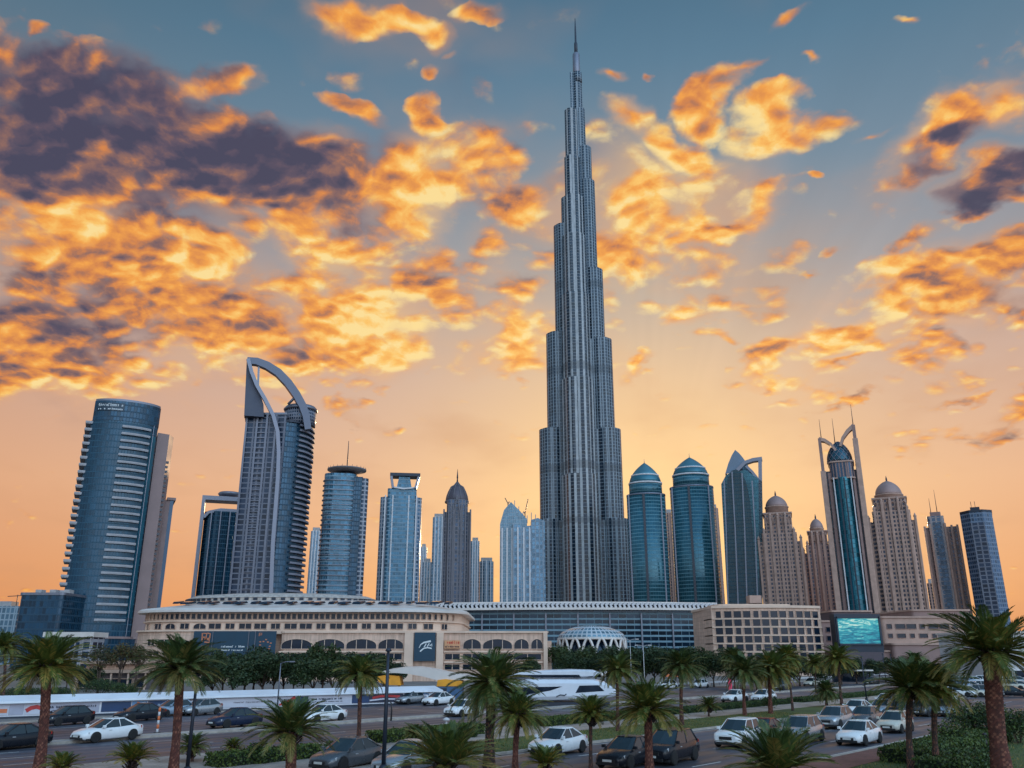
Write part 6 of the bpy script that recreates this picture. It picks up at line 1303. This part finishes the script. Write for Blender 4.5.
# the prototypes keep white in their mesh data, so white cars come first
GB, GH = 'cars on the boulevard', 'cars on the highway'
car('s', 106, 741, 'white', 'white sedan between the two red trunked palms on the left', GH, 12)
car('u', 740, 746, 'white', 'white crossover facing the viewer, nearest of the bright boulevard cars', GB, 6)
car('h', 462, 716, 'white', 'white hatchback right of the black lamp post, near the median', GH, 10)
for a in [('h', 66, 725, 'black', 'black hatchback behind the leftmost reddish palm', GH, 12), ('s', 139, 721, 'black', 'black sedan beside the hoarding left of the second red palm', GH, 12), ('s', 10, 749, 'black', 'black sedan cut by the left edge of the picture', GH, 12), ('s', 234, 727, 'navy', 'small dark navy sedan alone on the highway before the pale poster', GH, 8),
          ('h', 172, 716, 'blue', 'pale blue car half behind the second red palm', GH, 10), ('h', 200, 715, 'silver', 'small silver car in front of the dark picture on the hoarding', GH, 10), ('h', 410, 704, 'silver', 'silver car before the last posters of the hoarding', GH, 8), ('s', 438, 705, 'white', 'white car under the blue kiosk', GH, 8), ('s', 322, 722, 'white', 'white sedan low behind the squat palm on the highway', GH, 8),
          ('s', 735, 702, 'white', 'white highway car left of the close pair of palms', GH, 0), ('h', 764, 702, 'white', 'white highway hatchback between the close pair of palms', GH, 0), ('s', 640, 691, 'silver', 'distant silver car right of the tram nose', GH, 0), ('h', 668, 689, 'white', 'distant white car left of the orange stall', GH, 0), ('h', 700, 688, 'white', 'distant white car left of the pink flag', GH, 0), ('s', 812, 686, 'cream', 'distant cream car below the right of the cream office block', GH, 0), ('u', 782, 690, 'grey', 'distant grey car beyond the thin grey palm', GH, 0),
          ('s', 872, 685, 'black', 'distant black car near the two short posts', GH, 0),
          ('s', 347, 768, 'grey', 'dark grey sedan at the bottom edge left of the black lamp post', GB, 14), ('s', 408, 772, 'silver', 'silver sedan at the bottom edge right of the black lamp post', GB, 14), ('s', 558, 754, 'white', 'white coupe by the kerb left of the slim dark palm', GB, 8), ('s', 628, 766, 'black', 'black sedan partly behind the broad red brown palm', GB, 8), ('u', 670, 762, 'black', 'black estate right of the broad red brown palm', GB, 8),
          ('s', 764, 741, 'red', 'dark red car tailing the nearest white crossover', GB, 4), ('u', 802, 742, 'silver', 'silver off-roader right of the nearest white crossover', GB, 4), ('u', 836, 728, 'silver', 'silver crossover under the little round palm', GB, 3), ('s', 860, 744, 'white', 'white sedan beside the wide hedge, nose toward the viewer', GB, 2), ('h', 896, 732, 'cream', 'cream hatchback left of the leaning hedge palm', GB, 2), ('s', 866, 725, 'grey', 'grey sedan behind the white sedan', GB, 2), ('s', 858, 716, 'white', 'white car at the head of the left lane queue', GB, 0),
          ('s', 884, 715, 'silver', 'silver car in the middle of the boulevard queue', GB, 0), ('u', 903, 717, 'black', 'black van-like car behind the cream hatchback', GB, 0), ('h', 888, 708, 'white', 'white hatchback far back in the queue', GB, 0), ('s', 912, 708, 'white', 'white sedan far back between the palms', GB, 0), ('h', 924, 716, 'grey', 'grey car between the two hedge palms', GB, 0), ('h', 947, 716, 'blue', 'pale blue hatchback right of the two hedge palms', GB, 0), ('s', 930, 705, 'silver', 'silver car deep in the queue behind the two hedge palms', GB, 0), ('s', 948, 703, 'white', 'white car deep in the queue right of the hedge palms', GB, 0)]:
    car(*a)
# car park on the right, rows seen between the palms
cols = ['white', 'silver', 'white', 'grey', 'white', 'cream', 'black', 'silver', 'blue']; k = 0; rowname = ['nearest', 'second', 'third', 'farthest']
for r, (py, xs) in enumerate(((697, (958, 972, 986, 1014)), (690, (950, 962, 974, 986, 1012, 1022)), (684, (945, 955, 966, 977, 987, 1010, 1020)), (679, (940, 950, 960, 970, 980, 1008, 1018)))):
    for j, px in enumerate(xs):
        c_ = cols[(k*5+r) % 9]; nm = {'white': 'white', 'silver': 'silver', 'grey': 'grey', 'cream': 'cream', 'black': 'black', 'blue': 'pale blue'}[c_]
        place = 'right of the biggest palm trunk' if px > 1000 else 'left of the biggest palm trunk'; ordw = ['first', 'second', 'third', 'fourth', 'fifth', 'sixth', 'seventh'][j]
        car('shu'[k % 3], px, py, c_, f'{nm} car parked {ordw} in the {rowname[r]} row {place}', 'cars in the car park at right', 95+(k*7) % 6); k += 1

# ------------------------------------------------------------------ lamps and small street furniture
def lamp(px, by, ty, lab, arm=1, m=None, r=.08):
    x, y = gr(px, by); h = at(px, ty, y)[1]; t = thing('street_lamp', lab, 'street lamp', (x, y, 0), 0, 'street lamps'); m = m or M_DARK
    MB().lathe([(r*2.2, 0), (r*2.0, .5), (r*1.1, .6)], 12).build('base', m, t); MB().tube([(0, 0, .5), (0, 0, h*.6), (0, 0, h)], [r, r*.85, r*.6], 8).build('pole', m, t)
    for sg in ((1,) if arm == 1 else ((1, -1) if arm == 2 else ())):
        MB().tube([(0, 0, h-.05), (sg*.5, 0, h+.12), (sg*1.0, 0, h+.14)], r*.5, 6).build('arm', m, t); MB().rbox(min(sg*.9, sg*1.5), max(sg*.9, sg*1.5), -.12, .12, h+.08, h+.2, .05).build('lamp_head', m, t)
    if arm == 0: MB().lathe([(.06, h-.05), (.16, h), (.12, h+.12), (.02, h+.16)], 10).build('lamp_head', m, t)
lamp(383, 778, 651, 'tall black lamp post in front of the white wave canopy', 0, None, .11); lamp(186, 780, 676, 'dark lamp post close right of the second red palm', 0, None, .10); lamp(277, 711, 663, 'thin grey lamp post with arm at the hoarding', 1, M_STEEL)
lamp(867, 703, 657, 'dark lamp post right below the turquoise screen', 0, None, .09); lamp(645, 688, 646, 'pale thin lamp pole before the dark glass building', 2, M_WHITE, .07); lamp(886, 682, 654, 'left one of two short posts before the pink podium', 0, None, .09); lamp(894, 682, 655, 'right one of two short posts before the pink podium', 0, None, .09)
lamp(632, 690, 640, 'pale thin pole beside the domed pavilion', 2, M_WHITE, .06)
x, y = gr(446, 735); t = thing('lamp_bollard', 'white lamp bollard in the hedge left of the large bushy palm', 'bollard', (x, y, 0)); MB().tube([(0, 0, 0), (0, 0, .95)], [.1, .08], 10).build('post', M_WHITE, t); MB().lathe([(.1, .95), (.26, 1.0), (.26, 1.1), (.05, 1.2)], 12).build('lamp_head', M_WHITE, t)
x, y = gr(157, 733); t = thing('marker_post', 'orange and white striped marker post beside the second red palm', 'marker', (x, y, 0)); M_OR = mat('orange_plastic', lin(214, 110, 60), .5)
for i in range(6): MB().lathe([(.09, .3*i), (.09, .3*i+.3)], 10).build('band', M_OR if i % 2 else M_WHITE, t)
MB().rbox(-.2, .2, -.2, .2, 0, .06, .03).build('foot', M_TRIM, t)
x, y = gr(391, 721); t = thing('bent_post', 'black bent pole standing on the median right of the black lamp post', 'post', (x, y, 0)); MB().tube([(0, 0, 0), (.02, 0, .9), (-.05, 0, 1.5), (-.3, 0, 1.75), (-.5, 0, 1.72)], [.08, .07, .06, .05, .05], 8).build('pole', M_TRIM, t); MB().rbox(-.75, -.45, -.1, .1, 1.64, 1.78, .04).build('lamp_head', M_TRIM, t)
x, y = gr(729, 694); t = thing('feather_flag', 'bright pink feather flag standing by the far road', 'flag', (x, y, 0)); b = MB(); fl_ = [(0, .4), (.42, .55), (.55, 1.2), (.5, 1.9), (.2, 2.3), (0, 2.35)]; b.loft([[(a, -.015, c) for a, c in fl_], [(a, .015, c) for a, c in fl_]]); b.build('flag', mat('pink_cloth', lin(226, 62, 96), .7), t); MB().tube([(0, 0, 0), (0, 0, 2.4)], .03, 6).build('pole', M_DARK, t); MB().lathe([(.25, 0), (.22, .08), (.05, .1)], 10).build('base', M_DARK, t)
x, y = gr(672, 688); t = thing('stall', 'small orange market stall under the palms', 'stall', (x, y, 0)); MB().box(-.9, .9, -.6, .6, 0, 1.0).build('counter', mat('stall_wood', lin(150, 96, 60), .8), t)
b = MB(); b.loft([[(-1.1, -.8, 1.9), (1.1, -.8, 1.9), (1.1, .8, 1.9), (-1.1, .8, 1.9)], [(-.7, -.4, 2.3), (.7, -.4, 2.3), (.7, .4, 2.3), (-.7, .4, 2.3)]]); b.build('awning', M_OR, t)
for sx in (-1, 1):
    for sy in (-.7, .7): MB().tube([(sx, sy, 0), (sx, sy, 1.95)], .04, 6).build('post', M_DARK, t)
x, y = gr(853, 684); t = thing('bus_shelter', 'low white roofed shelter below the turquoise screen', 'shelter', (x, y, 0)); MB().rbox(-4, 4, -1.2, 1.2, 2.5, 2.75, .1).build('roof', M_ROOFW, t); MB().box(-3.6, 3.6, .9, 1.0, .3, 2.4).build('back_panel', M_DGLASS, t); MB().box(-3, 3, .3, .7, .42, .5).build('bench', M_DARK, t)
for sx in (-3.7, 3.7):
    for sy in (-.9, .95): MB().tube([(sx, sy, 0), (sx, sy, 2.55)], .06, 6).build('post', M_DARK, t)
x, y = gr(987, 750); t = thing('bollard', 'dark garden bollard on the path left of the biggest palm', 'bollard', (x, y, 0)); MB().lathe([(.1, 0), (.09, .8)], 12).build('post', M_TRIM, t); MB().lathe([(.13, .8), (.13, .95), (.03, 1.0)], 12).build('cap', M_TRIM, t)
# low white barrier along the far side of the highway
p = Vector(sn(s_of(620, 690), 85.2)); t = thing('road_barrier', 'low white barrier along the far edge of the highway', 'barrier', p, ROAD_ANG)
MB().box(0, 130, -.06, .06, .55, .85).build('rail', M_WHITE, t)
pp = None
for i in range(44):
    if pp is None: pp = MB().box(-.06, .06, -.05, .05, 0, .75).build('post', M_STEEL, t); o2 = pp
    else: o2 = pp.copy(); C.objects.link(o2); o2.parent = t
    o2.location = (i*3+.5, .12, 0)
